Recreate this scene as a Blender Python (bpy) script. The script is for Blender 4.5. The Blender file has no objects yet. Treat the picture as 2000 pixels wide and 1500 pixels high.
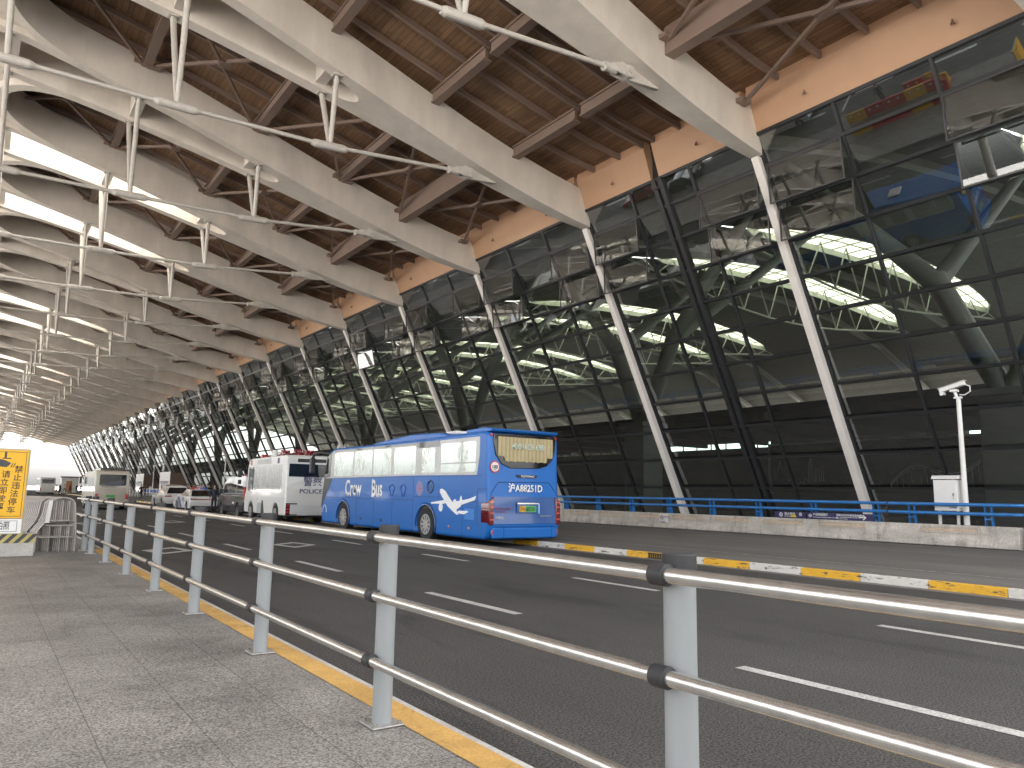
import bpy, bmesh, math, random
import numpy as np
from mathutils import Vector, Matrix
random.seed(7)
SC = bpy.context.scene
COL = SC.collection
R = math.radians
# ---------------- camera ----------------
cd = bpy.data.cameras.new('camera'); cam = bpy.data.objects.new('camera', cd); COL.objects.link(cam)
_f, _vp, _rho, CAMZ = 1460.0, (-45.0, 946.5), .017, 1.5
_d = Vector((_vp[0]-1000, _vp[1]-750, _f)); _c = _d[1]-_rho*_d[0]
_up = Vector((_rho, -1, _c/_f)).normalized(); _Y = _d.normalized(); _X = _Y.cross(_up)
if _X[0] < 0: _X = -_X
# rows of world axes in camera coordinates (x right, y down, z forward)
cam.matrix_world = Matrix(((_X[0], -_X[1], -_X[2], 0), (_Y[0], -_Y[1], -_Y[2], 0), (_up[0], -_up[1], -_up[2], CAMZ), (0, 0, 0, 1)))
cd.sensor_width = 36; cd.lens = 36*_f/2000; cd.clip_end = 4000; cd.clip_start = .05
SC.camera = cam
# ---------------- light ----------------
W = bpy.data.worlds.new("World"); SC.world = W; W.use_nodes = True
nt = W.node_tree; bg = nt.nodes['Background']
sky = nt.nodes.new('ShaderNodeTexSky'); sky.sky_type = 'NISHITA'; sky.sun_disc = False
SUN_EL, SUN_AZ = 52, 72      # azimuth of the sun measured clockwise from +Y
sky.sun_elevation = R(SUN_EL); sky.sun_rotation = R(SUN_AZ); sky.dust_density = 4; sky.air_density = 1.3; sky.ozone_density = .6
hs = nt.nodes.new('ShaderNodeHueSaturation'); hs.inputs['Saturation'].default_value = .12
nt.links.new(sky.outputs[0], hs.inputs['Color']); nt.links.new(hs.outputs[0], bg.inputs[0]); bg.inputs[1].default_value = .13
sl = bpy.data.lights.new('sun', 'SUN'); sl.energy = 4.0; sl.angle = R(2); sl.color = (1, .94, .86)
so = bpy.data.objects.new('sun', sl); COL.objects.link(so)
sd = Vector((math.sin(R(SUN_AZ))*math.cos(R(SUN_EL)), math.cos(R(SUN_AZ))*math.cos(R(SUN_EL)), math.sin(R(SUN_EL))))
so.rotation_euler = sd.to_track_quat('Z', 'Y').to_euler(); so.location = (-30, -20, 60)
SC.view_settings.view_transform = 'Standard'; SC.view_settings.look = 'None'; SC.view_settings.gamma = 1
SC.view_settings.exposure = 2.72
SC.cycles.max_bounces = 12; SC.cycles.diffuse_bounces = 4; SC.cycles.glossy_bounces = 4; SC.cycles.transparent_max_bounces = 24
SC.cycles.caustics_reflective = False; SC.cycles.caustics_refractive = False
SC.cycles.use_denoising = True; SC.cycles.sample_clamp_indirect = 8
# ---------------- materials ----------------
MT = {}
def mat(name, col, rough=.5, metal=0, var=.08, scale=2.0, bump=0, bscale=60, spec=.5, coat=0, spk=0, spks=300, emit=0, stretch=None):
    if name in MT: return MT[name]
    m = bpy.data.materials.new(name); m.use_nodes = True; t = m.node_tree; b = t.nodes['Principled BSDF']
    b.inputs['Roughness'].default_value = rough; b.inputs['Metallic'].default_value = metal
    b.inputs['Specular IOR Level'].default_value = spec; b.inputs['Coat Weight'].default_value = coat
    b.inputs['Coat Roughness'].default_value = .04
    tc = t.nodes.new('ShaderNodeTexCoord'); vec = tc.outputs['Object']
    if stretch:
        mp = t.nodes.new('ShaderNodeMapping'); mp.inputs['Scale'].default_value = stretch; t.links.new(vec, mp.inputs[0]); vec = mp.outputs[0]
    n = t.nodes.new('ShaderNodeTexNoise'); n.inputs['Scale'].default_value = scale; n.inputs['Detail'].default_value = 5; n.inputs['Roughness'].default_value = .6
    t.links.new(vec, n.inputs[0])
    r = t.nodes.new('ShaderNodeValToRGB'); r.color_ramp.elements[0].position = .3; r.color_ramp.elements[1].position = .7
    r.color_ramp.elements[0].color = tuple(max(0, c*(1-var)) for c in col)+(1,); r.color_ramp.elements[1].color = tuple(min(1, c*(1+var)) for c in col)+(1,)
    t.links.new(n.outputs[0], r.inputs[0]); out = r.outputs[0]
    if spk:
        n2 = t.nodes.new('ShaderNodeTexNoise'); n2.inputs['Scale'].default_value = spks; n2.inputs['Detail'].default_value = 2; t.links.new(tc.outputs['Object'], n2.inputs[0])
        r2 = t.nodes.new('ShaderNodeValToRGB'); r2.color_ramp.elements[0].position = .35; r2.color_ramp.elements[1].position = .65
        r2.color_ramp.elements[0].color = (1-spk,)*3+(1,); r2.color_ramp.elements[1].color = (1+spk,)*3+(1,)
        t.links.new(n2.outputs[0], r2.inputs[0])
        mx = t.nodes.new('ShaderNodeMix'); mx.data_type = 'RGBA'; mx.blend_type = 'MULTIPLY'; mx.inputs[0].default_value = 1
        t.links.new(out, mx.inputs[6]); t.links.new(r2.outputs[0], mx.inputs[7]); out = mx.outputs[2]
    t.links.new(out, b.inputs['Base Color'])
    if bump:
        n3 = t.nodes.new('ShaderNodeTexNoise'); n3.inputs['Scale'].default_value = bscale; n3.inputs['Detail'].default_value = 3; t.links.new(vec, n3.inputs[0])
        bp = t.nodes.new('ShaderNodeBump'); bp.inputs['Strength'].default_value = bump; bp.inputs['Distance'].default_value = .01
        t.links.new(n3.outputs[0], bp.inputs['Height']); t.links.new(bp.outputs[0], b.inputs['Normal'])
    if emit:
        t.links.new(out, b.inputs['Emission Color']); b.inputs['Emission Strength'].default_value = emit
    m['_out'] = 1; MT[name] = m; return m
def nodes(m): return m.node_tree, m.node_tree.nodes['Principled BSDF']
def glassmat(name, tint, ior=2.0, rough=0.0, wav=0.0, wscale=.6, gtint=(.85, .88, .9)):
    m = bpy.data.materials.new(name); m.use_nodes = True; t = m.node_tree
    for n in list(t.nodes):
        if n.type != 'OUTPUT_MATERIAL': t.nodes.remove(n)
    out = t.nodes['Material Output']
    tr = t.nodes.new('ShaderNodeBsdfTransparent'); tr.inputs[0].default_value = (*tint, 1)
    gl = t.nodes.new('ShaderNodeBsdfGlossy'); gl.inputs['Roughness'].default_value = rough; gl.inputs[0].default_value = (*gtint, 1)
    fr = t.nodes.new('ShaderNodeFresnel'); fr.inputs[0].default_value = ior
    mx = t.nodes.new('ShaderNodeMixShader'); t.links.new(fr.outputs[0], mx.inputs[0]); t.links.new(tr.outputs[0], mx.inputs[1]); t.links.new(gl.outputs[0], mx.inputs[2])
    t.links.new(mx.outputs[0], out.inputs[0])
    if wav:
        tc = t.nodes.new('ShaderNodeTexCoord'); n = t.nodes.new('ShaderNodeTexNoise'); n.inputs['Scale'].default_value = wscale; n.inputs['Detail'].default_value = 1
        t.links.new(tc.outputs['Object'], n.inputs[0])
        bp = t.nodes.new('ShaderNodeBump'); bp.inputs['Strength'].default_value = wav; bp.inputs['Distance'].default_value = .02
        t.links.new(n.outputs[0], bp.inputs['Height']); t.links.new(bp.outputs[0], gl.inputs['Normal']); t.links.new(bp.outputs[0], fr.inputs['Normal'])
    MT[name] = m; return m
# ---------------- mesh helpers ----------------
class MB:
    def __init__(s): s.v = []; s.f = []
    def add(s, vs, fs):
        o = len(s.v); s.v += [tuple(p) for p in vs]; s.f += [tuple(i+o for i in f) for f in fs]
    def box(s, x0, x1, y0, y1, z0, z1, m=None):
        vs = [(x, y, z) for x in (x0, x1) for y in (y0, y1) for z in (z0, z1)]
        if m is not None: vs = [m @ Vector(p) for p in vs]
        s.add(vs, [(0, 1, 3, 2), (4, 6, 7, 5), (0, 4, 5, 1), (2, 3, 7, 6), (0, 2, 6, 4), (1, 5, 7, 3)])
    def prism(s, pts, axis, a0, a1):
        n = len(pts)
        def P(p, a): return {'x': (a, p[0], p[1]), 'y': (p[0], a, p[1]), 'z': (p[0], p[1], a)}[axis]
        s.add([P(p, a0) for p in pts]+[P(p, a1) for p in pts], [tuple(range(n)), tuple(range(2*n-1, n-1, -1))]+[(i, (i+1) % n, n+(i+1) % n, n+i) for i in range(n)])
    def cyl(s, p0, p1, r0, r1=None, n=12, cap=True):
        r1 = r0 if r1 is None else r1
        p0 = Vector(p0); p1 = Vector(p1); d = (p1-p0).normalized()
        a = d.orthogonal().normalized(); b = d.cross(a)
        vs = []
        for p, r in ((p0, r0), (p1, r1)):
            for i in range(n):
                t = 2*math.pi*i/n; vs.append(p+(a*math.cos(t)+b*math.sin(t))*r)
        fs = [(i, (i+1) % n, n+(i+1) % n, n+i) for i in range(n)]
        if cap: fs += [tuple(range(n-1, -1, -1)), tuple(range(n, 2*n))]
        s.add(vs, fs)
    def tube(s, pts, r, n=10):
        pts = [Vector(p) for p in pts]
        rings = []; a = None
        for i, p in enumerate(pts):
            d = (pts[min(i+1, len(pts)-1)]-pts[max(i-1, 0)]).normalized()
            a = (a-d*a.dot(d)).normalized() if a is not None else d.orthogonal().normalized()
            b = d.cross(a); rings.append([p+(a*math.cos(2*math.pi*k/n)+b*math.sin(2*math.pi*k/n))*r for k in range(n)])
        s.add([q for rg in rings for q in rg], [(i*n+k, i*n+(k+1) % n, (i+1)*n+(k+1) % n, (i+1)*n+k) for i in range(len(rings)-1) for k in range(n)]+[tuple(range(n-1, -1, -1)), tuple(range((len(rings)-1)*n, len(rings)*n))])
    def beam(s, p0, p1, w, h, up=(0, 0, 1)):
        p0 = Vector(p0); p1 = Vector(p1); d = (p1-p0).normalized(); u = Vector(up); sd_ = d.cross(u).normalized(); u = sd_.cross(d)
        vs = [p+sd_*a*w/2+u*b*h/2 for p in (p0, p1) for a in (-1, 1) for b in (-1, 1)]
        s.add(vs, [(0, 1, 3, 2), (4, 6, 7, 5), (0, 4, 5, 1), (2, 3, 7, 6), (0, 2, 6, 4), (1, 5, 7, 3)])
    def build(s, name, m, parent=None, bevel=0, smooth=False, seg=2, loc=None, recalc=True):
        me = bpy.data.meshes.new(name); bm = bmesh.new()
        vs = [bm.verts.new(p) for p in s.v]
        for f in s.f:
            try: bm.faces.new([vs[i] for i in f])
            except ValueError: pass
        if recalc: bmesh.ops.recalc_face_normals(bm, faces=bm.faces)
        bm.to_mesh(me); bm.free()
        o = bpy.data.objects.new(name, me); COL.objects.link(o)
        if m: me.materials.append(m)
        if parent: o.parent = parent
        if loc: o.location = loc
        if smooth:
            for p in me.polygons: p.use_smooth = True
            me.set_sharp_from_angle(angle=R(40))
        if bevel:
            bv = o.modifiers.new('bevel', 'BEVEL'); bv.width = bevel; bv.segments = seg; bv.limit_method = 'ANGLE'; bv.angle_limit = R(50)
            for p in me.polygons: p.use_smooth = True
            bv.harden_normals = True
        return o
def tag(o, label=None, cat=None, group=None, kind=None):
    if label: o['label'] = label
    if cat: o['category'] = cat
    if group: o['group'] = group
    if kind: o['kind'] = kind
    return o
def thing(name, label, cat, loc=(0, 0, 0), rz=0, group=None):
    o = bpy.data.objects.new(name, None); COL.objects.link(o); o.location = loc; o.rotation_euler = (0, 0, rz); o.empty_display_size = .2
    return tag(o, label, cat, group)
def box(name, m, parent, x0, x1, y0, y1, z0, z1, bevel=0):
    b = MB(); b.box(x0, x1, y0, y1, z0, z1); return b.build(name, m, parent, bevel)
def copy_tree(o, parent=None):
    c = o.copy(); COL.objects.link(c)
    if parent is not None: c.parent = parent
    for ch in list(o.children): copy_tree(ch, c)
    return c
def text(s, h, m, parent, name, origin, ux, uy, wscale=1.0, bold=0.0, align='LEFT', ext=.002):
    """lettering standing on a surface: ux = reading direction, uy = up of the letters"""
    cu = bpy.data.curves.new(name, 'FONT'); cu.body = s; cu.size = 1; cu.extrude = 0; cu.offset = bold; cu.align_x = align
    cu.resolution_u = 4
    to = bpy.data.objects.new(name, cu); COL.objects.link(to)
    dg = bpy.context.evaluated_depsgraph_get(); dg.update()
    me = bpy.data.meshes.new_from_object(to.evaluated_get(dg)); bpy.data.objects.remove(to); bpy.data.curves.remove(cu)
    ux = Vector(ux).normalized(); uy = Vector(uy).normalized(); nz = ux.cross(uy); k = h/.72
    o3 = Vector(origin)
    for v in me.vertices: v.co = o3+ux*v.co.x*k*wscale+uy*v.co.y*k+nz*.0
    me.materials.clear(); me.materials.append(m); me.name = name
    if ext:
        bm = bmesh.new(); bm.from_mesh(me)
        g = bmesh.ops.extrude_face_region(bm, geom=bm.faces[:])
        bmesh.ops.translate(bm, verts=[e for e in g['geom'] if isinstance(e, bmesh.types.BMVert)], vec=nz*ext)
        bmesh.ops.recalc_face_normals(bm, faces=bm.faces); bm.to_mesh(me); bm.free()
    o = bpy.data.objects.new(name, me); COL.objects.link(o); o.parent = parent
    return o
# palette
STEEL = mat('painted_steel', (.72, .665, .6), .5, var=.07, scale=.8)
ROD = mat('rod_steel', (.56, .53, .49), .4, var=.08, scale=6)
BROWN = mat('brown_steel', (.27, .195, .16), .55, var=.08, scale=1)
FASC = mat('salmon_panel', (.62, .38, .24), .6, var=.05, scale=.7)
BLK = mat('black_frame', (.026, .027, .03), .38, var=.2)
GREYF = mat('grey_frame', (.05, .05, .055), .4, var=.2)
WHT = mat('white_paint', (.76, .75, .73), .45, var=.05)
COLW = mat('column_white', (.78, .74, .71), .45, var=.04)
INT = mat('interior_steel', (.5, .54, .48), .5, var=.05)
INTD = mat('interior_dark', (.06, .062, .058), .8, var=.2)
CONC = mat('concrete', (.42, .4, .37), .85, var=.18, scale=1.4, bump=.4, bscale=25, spk=.12, spks=40)
TYRE = mat('tyre_rubber', (.022, .022, .023), .8, var=.2)
RUB = mat('black_rubber', (.028, .028, .03), .6, var=.2, scale=12)
ALU = mat('wheel_alloy', (.5, .5, .5), .35, .7, var=.15, scale=8)
CHR = mat('chrome', (.75, .75, .76), .15, 1, var=.03)
RED = mat('red_lamp', (.45, .015, .02), .15, coat=.6)
# ---------------- ground ----------------
def sheet(name, m, x0, x1, y0, y1, z, thick=0):
    b = MB()
    if thick: b.box(x0, x1, y0, y1, z-thick, z)
    else: b.add([(x0, y0, z), (x1, y0, z), (x1, y1, z), (x0, y1, z)], [(0, 1, 2, 3)])
    o = b.build(name, m); return tag(o, kind='structure')
GRD = mat('ground_concrete', (.5, .48, .45), .9, var=.1, scale=.05)
sheet('ground', GRD, -2500, 2500, -2500, 2500, -.06)
ASPH = mat('asphalt', (.056, .053, .0495), .82, var=.14, scale=.35, bump=1.2, bscale=60, spk=.65, spks=60, spec=.35)
def stains(m, sc, st, lo, hi, p0, p1, rough=None):
    t, b = nodes(m); tc = t.nodes.new('ShaderNodeTexCoord'); mp = t.nodes.new('ShaderNodeMapping'); mp.inputs['Scale'].default_value = st
    n = t.nodes.new('ShaderNodeTexNoise'); n.inputs['Scale'].default_value = sc; n.inputs['Detail'].default_value = 9; n.inputs['Roughness'].default_value = .68; n.inputs['Distortion'].default_value = .6
    t.links.new(tc.outputs['Object'], mp.inputs[0]); t.links.new(mp.outputs[0], n.inputs[0])
    r = t.nodes.new('ShaderNodeValToRGB'); r.color_ramp.elements[0].position = p0; r.color_ramp.elements[1].position = p1
    r.color_ramp.elements[0].color = (lo,)*3+(1,); r.color_ramp.elements[1].color = (hi,)*3+(1,); t.links.new(n.outputs[0], r.inputs[0])
    mx = t.nodes.new('ShaderNodeMix'); mx.data_type = 'RGBA'; mx.blend_type = 'MULTIPLY'; mx.inputs[0].default_value = 1; s = b.inputs['Base Color'].links[0].from_socket
    t.links.new(s, mx.inputs[6]); t.links.new(r.outputs[0], mx.inputs[7]); t.links.new(mx.outputs[2], b.inputs['Base Color'])
stains(ASPH, 3.5, (1.4, .4, 1), .66, 1.02, .31, .37); stains(ASPH, .8, (1.2, .22, 1), .7, 1.06, .36, .47); stains(ASPH, .35, (1.6, .12, 1), .86, 1.16, .3, .7)
sheet('road', ASPH, 2.38, 13.5, -60, 300, 0)
sheet('road_beyond_the_pavement', mat('asphalt_lit', (.085, .083, .082), .8, var=.15, scale=.4, bump=.5, bscale=60, spk=.3, spks=60), -28, -3.2, -60, 300, 0)  # paler asphalt: the stronger light on this outer road is put into its colour
LANE2 = mat('worn_asphalt', (.15, .14, .128), .8, var=.2, scale=.3, bump=.5, bscale=60, spk=.2, spks=60, stretch=(1.6, .25, 1))
sheet('raised_lane', LANE2, 13.66, 24.2, -60, 300, .13, .19)
sheet('walkway', mat('walkway_paving', (.3, .29, .27), .7, var=.1), 24.9, 33.2, -60, 300, .2, .26)
sheet('hall_floor', mat('hall_floor', (.2, .2, .19), .25, var=.1), 33.21, 130, -60, 330, .21, .28)
# granite pavement with slab joints
YK = mat('yellow_kerb_paint', (.48, .285, .085), .7, var=.22, scale=2.5, bump=.3, bscale=40, spk=.12, spks=60)
GRAN = mat('granite_paving', (.2, .188, .173), .62, var=.22, scale=1.1, bump=.25, bscale=120, spk=.6, spks=90)
t, b_ = nodes(GRAN)
tc = t.nodes.new('ShaderNodeTexCoord'); br = t.nodes.new('ShaderNodeTexBrick'); mp = t.nodes.new('ShaderNodeMapping')
mp.inputs['Location'].default_value = (.51+3, .1, 0); t.links.new(tc.outputs['Object'], mp.inputs[0]); 
br.offset = 0; br.inputs['Scale'].default_value = 1; br.inputs['Brick Width'].default_value = .52*1; br.inputs['Row Height'].default_value = .9
br.inputs['Mortar Size'].default_value = .003; br.inputs['Mortar Smooth'].default_value = .2
br.inputs['Color1'].default_value = (.9, .89, .88, 1); br.inputs['Color2'].default_value = (1.04, 1.03, 1.01, 1); br.inputs['Mortar'].default_value = (.4, .39, .38, 1)
t.links.new(mp.outputs[0], br.inputs[0])
mx = t.nodes.new('ShaderNodeMix'); mx.data_type = 'RGBA'; mx.blend_type = 'MULTIPLY'; mx.inputs[0].default_value = 1
src = b_.inputs['Base Color'].links[0].from_socket; t.links.new(src, mx.inputs[6]); t.links.new(br.outputs[0], mx.inputs[7]); t.links.new(mx.outputs[2], b_.inputs['Base Color'])
stains(LANE2, .5, (1, .2, 1), .78, 1.08, .35, .6); stains(YK, 4, (1, .6, 1), .6, 1.04, .3, .42); stains(GRAN, 7, (1, 1, 1), .8, 1.03, .27, .33); stains(GRAN, .9, (1, 1, 1), .78, 1.08, .33, .52)
sheet('pavement', GRAN, -3.2, 2.36, -20, 19, .15, .2)
sheet('pavement_beyond_the_step', GRAN, -3.2, 2.36, 19.02, 300, .12, .17)
sheet('pavement_edge', CONC, 2.362, 2.42, -20, 300, .142, .19)
sheet('yellow_edge_line', YK, 2.17, 2.358, -20, 18.9, .154)
# painted markings
PAINT = mat('road_paint', (.42, .405, .38), .75, var=.2, scale=3, spk=.3, spks=50)
mk = MB()
def dash(x, y0, y1, w=.14): mk.add([(x-w/2, y0, .004), (x+w/2, y0, .004), (x+w/2, y1, .004), (x-w/2, y1, .004)], [(0, 1, 2, 3)])
y = 1.95
ys = []
for k in range(-8, 40): ys.append(2.15+k*5.72)
for y in ys:
    dash(5.72, y, y+2.35); dash(9.05, y-.1+.9, y+3.0-.1)
def ring(cx, cy, hw, hl, w):
    o = [(cx-hw*.6, cy-hl), (cx+hw, cy-hl*.25), (cx+hw*.6, cy+hl), (cx-hw, cy+hl*.25)]
    i = [(cx+(p[0]-cx)*(1-w), cy+(p[1]-cy)*(1-w)) for p in o]
    for k in range(4):
        a, b, c, d = o[k], o[(k+1) % 4], i[(k+1) % 4], i[k]; mk.add([(*a, .004), (*b, .004), (*c, .004), (*d, .004)], [(0, 1, 2, 3)])
ring(7.3, 20.65, .55, 1.05, .38); ring(3.92, 19.85, .55, 1.05, .38); ring(7.25, 36.4, .55, 1.3, .38); ring(3.9, 35.6, .55, 1.3, .38)
tag(mk.build('road_markings', PAINT, recalc=False), kind='structure'); mk = MB()
for x in (-6.2, -9.8, -13.4, -17, -20.6):
    for k in range(-6, 30): dash(x, k*6+3.5, k*6+6.6, .32)
# oblique line seen mirrored in the facade
mk.add([(-4.2, 31.1, .004), (-4.2, 31.3, .004), (-24, 30.4, .004), (-24, 30.2, .004)], [(0, 1, 2, 3)])
tag(mk.build('road_markings', mat('road_paint_lit', (.78, .78, .76), .6, var=.05), recalc=False), kind='structure')  # lit copy of the road paint, whitened to stand in for brighter outside light
FADE = mat('faded_paint', (.24, .23, .21), .8, var=.5, scale=6, spk=.5, spks=30)
f = MB(); f.add([(15.35, -20, .134), (15.47, -20, .134), (15.47, 120, .134), (15.35, 120, .134)], [(0, 1, 2, 3)])
tag(f.build('faded_lane_line', FADE, recalc=False), kind='structure')
f = MB(); f.add([(2.42, 25.6, .003), (13.4, 28.9, .003), (13.4, 29.0, .003), (2.42, 25.72, .003)], [(0, 1, 2, 3)])
tag(f.build('road_joint', mat('road_joint', (.12, .115, .11), .8), recalc=False), kind='structure')
sheet('gutter', mat('gutter_concrete', (.17, .16, .15), .8, var=.2, scale=3), 13.22, 13.5, -60, 300, .003)
# painted kerb, alternately yellow and white
def wornpaint(name, col):
    m = mat(name, col, .65, var=.1, scale=3, spk=.08)
    t, b = nodes(m); tc = t.nodes.new('ShaderNodeTexCoord'); n = t.nodes.new('ShaderNodeTexNoise'); n.inputs['Scale'].default_value = 9; n.inputs['Detail'].default_value = 8; n.inputs['Roughness'].default_value = .75
    mp = t.nodes.new('ShaderNodeMapping'); mp.inputs['Scale'].default_value = (1, .4, 2.2); t.links.new(tc.outputs['Object'], mp.inputs[0]); t.links.new(mp.outputs[0], n.inputs[0])
    r = t.nodes.new('ShaderNodeValToRGB'); r.color_ramp.elements[0].position = .55; r.color_ramp.elements[1].position = .6; t.links.new(n.outputs[0], r.inputs[0])
    mx = t.nodes.new('ShaderNodeMix'); mx.data_type = 'RGBA'; s = b.inputs['Base Color'].links[0].from_socket
    t.links.new(r.outputs[0], mx.inputs[0]); t.links.new(s, mx.inputs[6]); mx.inputs[7].default_value = (.07, .068, .06, 1); t.links.new(mx.outputs[2], b.inputs['Base Color'])
    return m
KY = wornpaint('kerb_yellow', (.72, .4, .03)); KW = wornpaint('kerb_white', (.62, .6, .56))
ky, kw = MB(), MB()
for k in range(-20, 190):
    y0 = 5.4+k*1.23
    (ky if k % 2 == 0 else kw).box(13.505, 13.655, y0, y0+1.226, -.05, .145)
tag(ky.build('kerb_yellow_stones', KY, bevel=.015), kind='structure'); tag(kw.build('kerb_white_stones', KW, bevel=.015), kind='structure')
# drain grate in the kerb
g = thing('drain_grate', 'black iron drain grate let into the yellow and white kerb', 'drain grate', (13.49, 12.3, 0))
b = MB(); b.box(-.012, .012, 0, .95, .01, .03); b.box(-.012, .012, 0, .95, .12, .14)
b.build('frame', BLK, g)
b = MB()
for i in range(13): b.box(-.014, .01, .02+i*.073, .05+i*.073, .03, .12)
b.build('bars', RUB, g)
stains(STEEL, .7, (1, 1, .25), .88, 1.05, .3, .6)
# ---------------- terminal ----------------
Y0, BAY = 15.71, 9.27
K0, K1 = -1, 27
def by(k): return Y0+BAY*k
_xs = [21.7, 18, 15.6, 12.5, 10.2, 9, 4, .3, -4, -10, -18, -26]; _zs = [13.62, 14.12, 14.66, 15.4, 16.1, 16.5, 17.55, 18.35, 19.0, 19.5, 19.2, 18.2]
_p = np.polyfit(_xs, _zs, 5)
def zb(x): return float(np.polyval(_p, x))
def oo(x): return float(np.interp(x, [-26, 0, 4, 9, 12, 15.6, 18, 21.7], [1.9, 1.9, 1.52, 1.02, .78, .5, .38, .2]))
def ii(x):
    if x >= 10.3: return 0
    return float(np.interp(x, [-26, 0, 4, 9.3], [1.42, 1.42, 1.05, .5]))*math.sqrt(max(0, 1-max(0, (x-9.3))**2))
DEEP = 1.65
TS = 1.17
term = thing('terminal_building', 'airport terminal with leaning glass front and curved steel roof over the road', 'terminal', (28*TS, 0, 1.5*(1-TS))); term.scale = (TS, TS, TS)
TI = Matrix.Translation((-28, 0, 0))
def T(b, name, m, parent=None, **kw):
    """part of the terminal, coordinates given in the world"""
    if parent is None: parent = term; b.v = [(p[0]-28, p[1], p[2]) for p in b.v]
    return b.build(name, m, parent, **kw)
def strip(b, xs, ya, yb, zlo, zhi):
    """box strip along x between two y curves"""
    n = len(xs); vs = []
    for x in xs: vs += [(x, ya(x), zlo(x)), (x, yb(x), zlo(x)), (x, yb(x), zhi(x)), (x, ya(x), zhi(x))]
    fs = []
    for i in range(n-1):
        for j in range(4): fs.append((i*4+j, i*4+(j+1) % 4, (i+1)*4+(j+1) % 4, (i+1)*4+j))
    fs += [(0, 1, 2, 3), ((n-1)*4+3, (n-1)*4+2, (n-1)*4+1, (n-1)*4)]
    b.add(vs, fs)
zt = lambda x: zb(x)+DEEP
def make_beam():
    root = bpy.data.objects.new('roof_beam', None); COL.objects.link(root); root.parent = term; root.empty_display_size = .2
    b = MB()
    xs = [10.3, 11, 12, 13.5, 15, 16.5, 18, 19.5, 20.6, 21.05, 21.7]
    zh = lambda x: min(zt(x), 15.75 if x <= 21.1 else 13.9) if x > 20.4 else zt(x)
    strip(b, xs, lambda x: -oo(x), lambda x: oo(x), zb, zh)
    xm = list(np.linspace(-26, 9.0, 36))+[9.4, 9.7, 9.9, 10.05, 10.17, 10.25, 10.29, 10.3]
    for s in (-1, 1): strip(b, xm, lambda x: s*ii(x), lambda x: s*oo(x), zb, zt)
    # cross plates tying the twin ribs
    for x in (9.0, 4.1, -.5, -5.2): b.box(x-.2, x+.2, -ii(x), ii(x), zb(x)+.15, zb(x)+1.1)
    bo = b.build('box_girder', STEEL, root, smooth=True)
    b = MB()      # flange lips along the underside
    for s in (-1, 1):
        xl = list(np.linspace(-26, 21.6, 60))
        strip(b, xl, lambda x: s*oo(x), lambda x: s*(oo(x)+.035), zb, lambda x: zb(x)+.03)
    b.build('flange', STEEL, root)
    b = MB(); pts = [(15.1, 14.52), (9.3, 13.95), (4.1, 13.8), (-.5, 13.75), (-5.2, 13.8), (-11, 13.95), (-18, zb(-18))]
    for p, q in zip(pts, pts[1:]): b.cyl((p[0], 0, p[1]), (q[0], 0, q[1]), .075, n=10)
    b.build('tie_rod', ROD, root, smooth=True)
    for i in (1, 2, 3, 4):
        p, q, r = pts[i-1], pts[i], pts[i+1]; c = Vector((q[0], 0, q[1])); d = (Vector((p[0], 0, p[1]))-Vector((r[0], 0, r[1]))).normalized()
        b = MB(); b.cyl(c-d*.55, c+d*.55, .15, n=12); b.cyl(c-d*.68, c-d*.55, .1, .15, 12); b.cyl(c+d*.55, c+d*.68, .15, .1, 12)
        cl = b.build('rod_clamp', ROD, root, smooth=True)
        for s in (-1, 1):
            top = Vector((q[0]-.15, s*(ii(q[0])+oo(q[0]))/2, zb(q[0])))
            b = MB(); b.cyl(c+Vector((0, s*.06, .1)), top-(top-c).normalized()*.12, .085, .105, 12); b.cyl(top-(top-c).normalized()*.14, top+Vector((0, 0, .02)), .07, .07, 10)
            b.box(top[0]-.16, top[0]+.16, top[1]-.16, top[1]+.16, top[2]-.03, top[2]+.03)
            b.build('strut', ROD, root, smooth=True)
    b = MB(); b.prism([(14.95, 14.72), (15.05, 14.35), (15.35, 14.28), (16.6, 14.42), (16.75, 14.52), (15.2, 14.95)], 'y', -.07, .07)
    b.cyl((15.25, -.2, 14.5), (15.25, .2, 14.5), .2, n=20); b.cyl((15.25, -.24, 14.5), (15.25, .24, 14.5), .1, n=16)
    b.cyl((14.75, 0, 14.49), (14.35, 0, 14.43), .19, .11, 14); b.cyl((14.4, 0, 14.44), (14.3, 0, 14.425), .15, n=14)
    for s in (-1, 1): b.prism([(14.7, 14.64), (14.7, 14.34), (15.25, 14.3), (15.42, 14.5), (15.25, 14.7)], 'y', s*.1, s*.16)
    b.build('rod_anchor', ROD, root, smooth=True)
    return root
def part_copy(o, dy, parent=None):
    c = o.copy(); COL.objects.link(c)
    if parent is not None: c.parent = parent
    if dy: c.location = (o.location[0], dy, o.location[2])
    for ch in list(o.children): part_copy(ch, 0, c)
    return c
rb = make_beam(); rb.location = (-28, by(K0), 0)
for k in range(K0+1, K1+1): part_copy(rb, by(k))
# slender columns carrying the outer edge of the canopy
b = MB(); b.cyl((-24.5, 0, .2), (-22.6, 0, zb(-22.6)+.1), .42, .3, 16); oc = b.build('canopy_column', COLW, term, smooth=True, loc=(-28, by(K0), 0))
for k in range(K0+1, K1+1): part_copy(oc, by(k))
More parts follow.
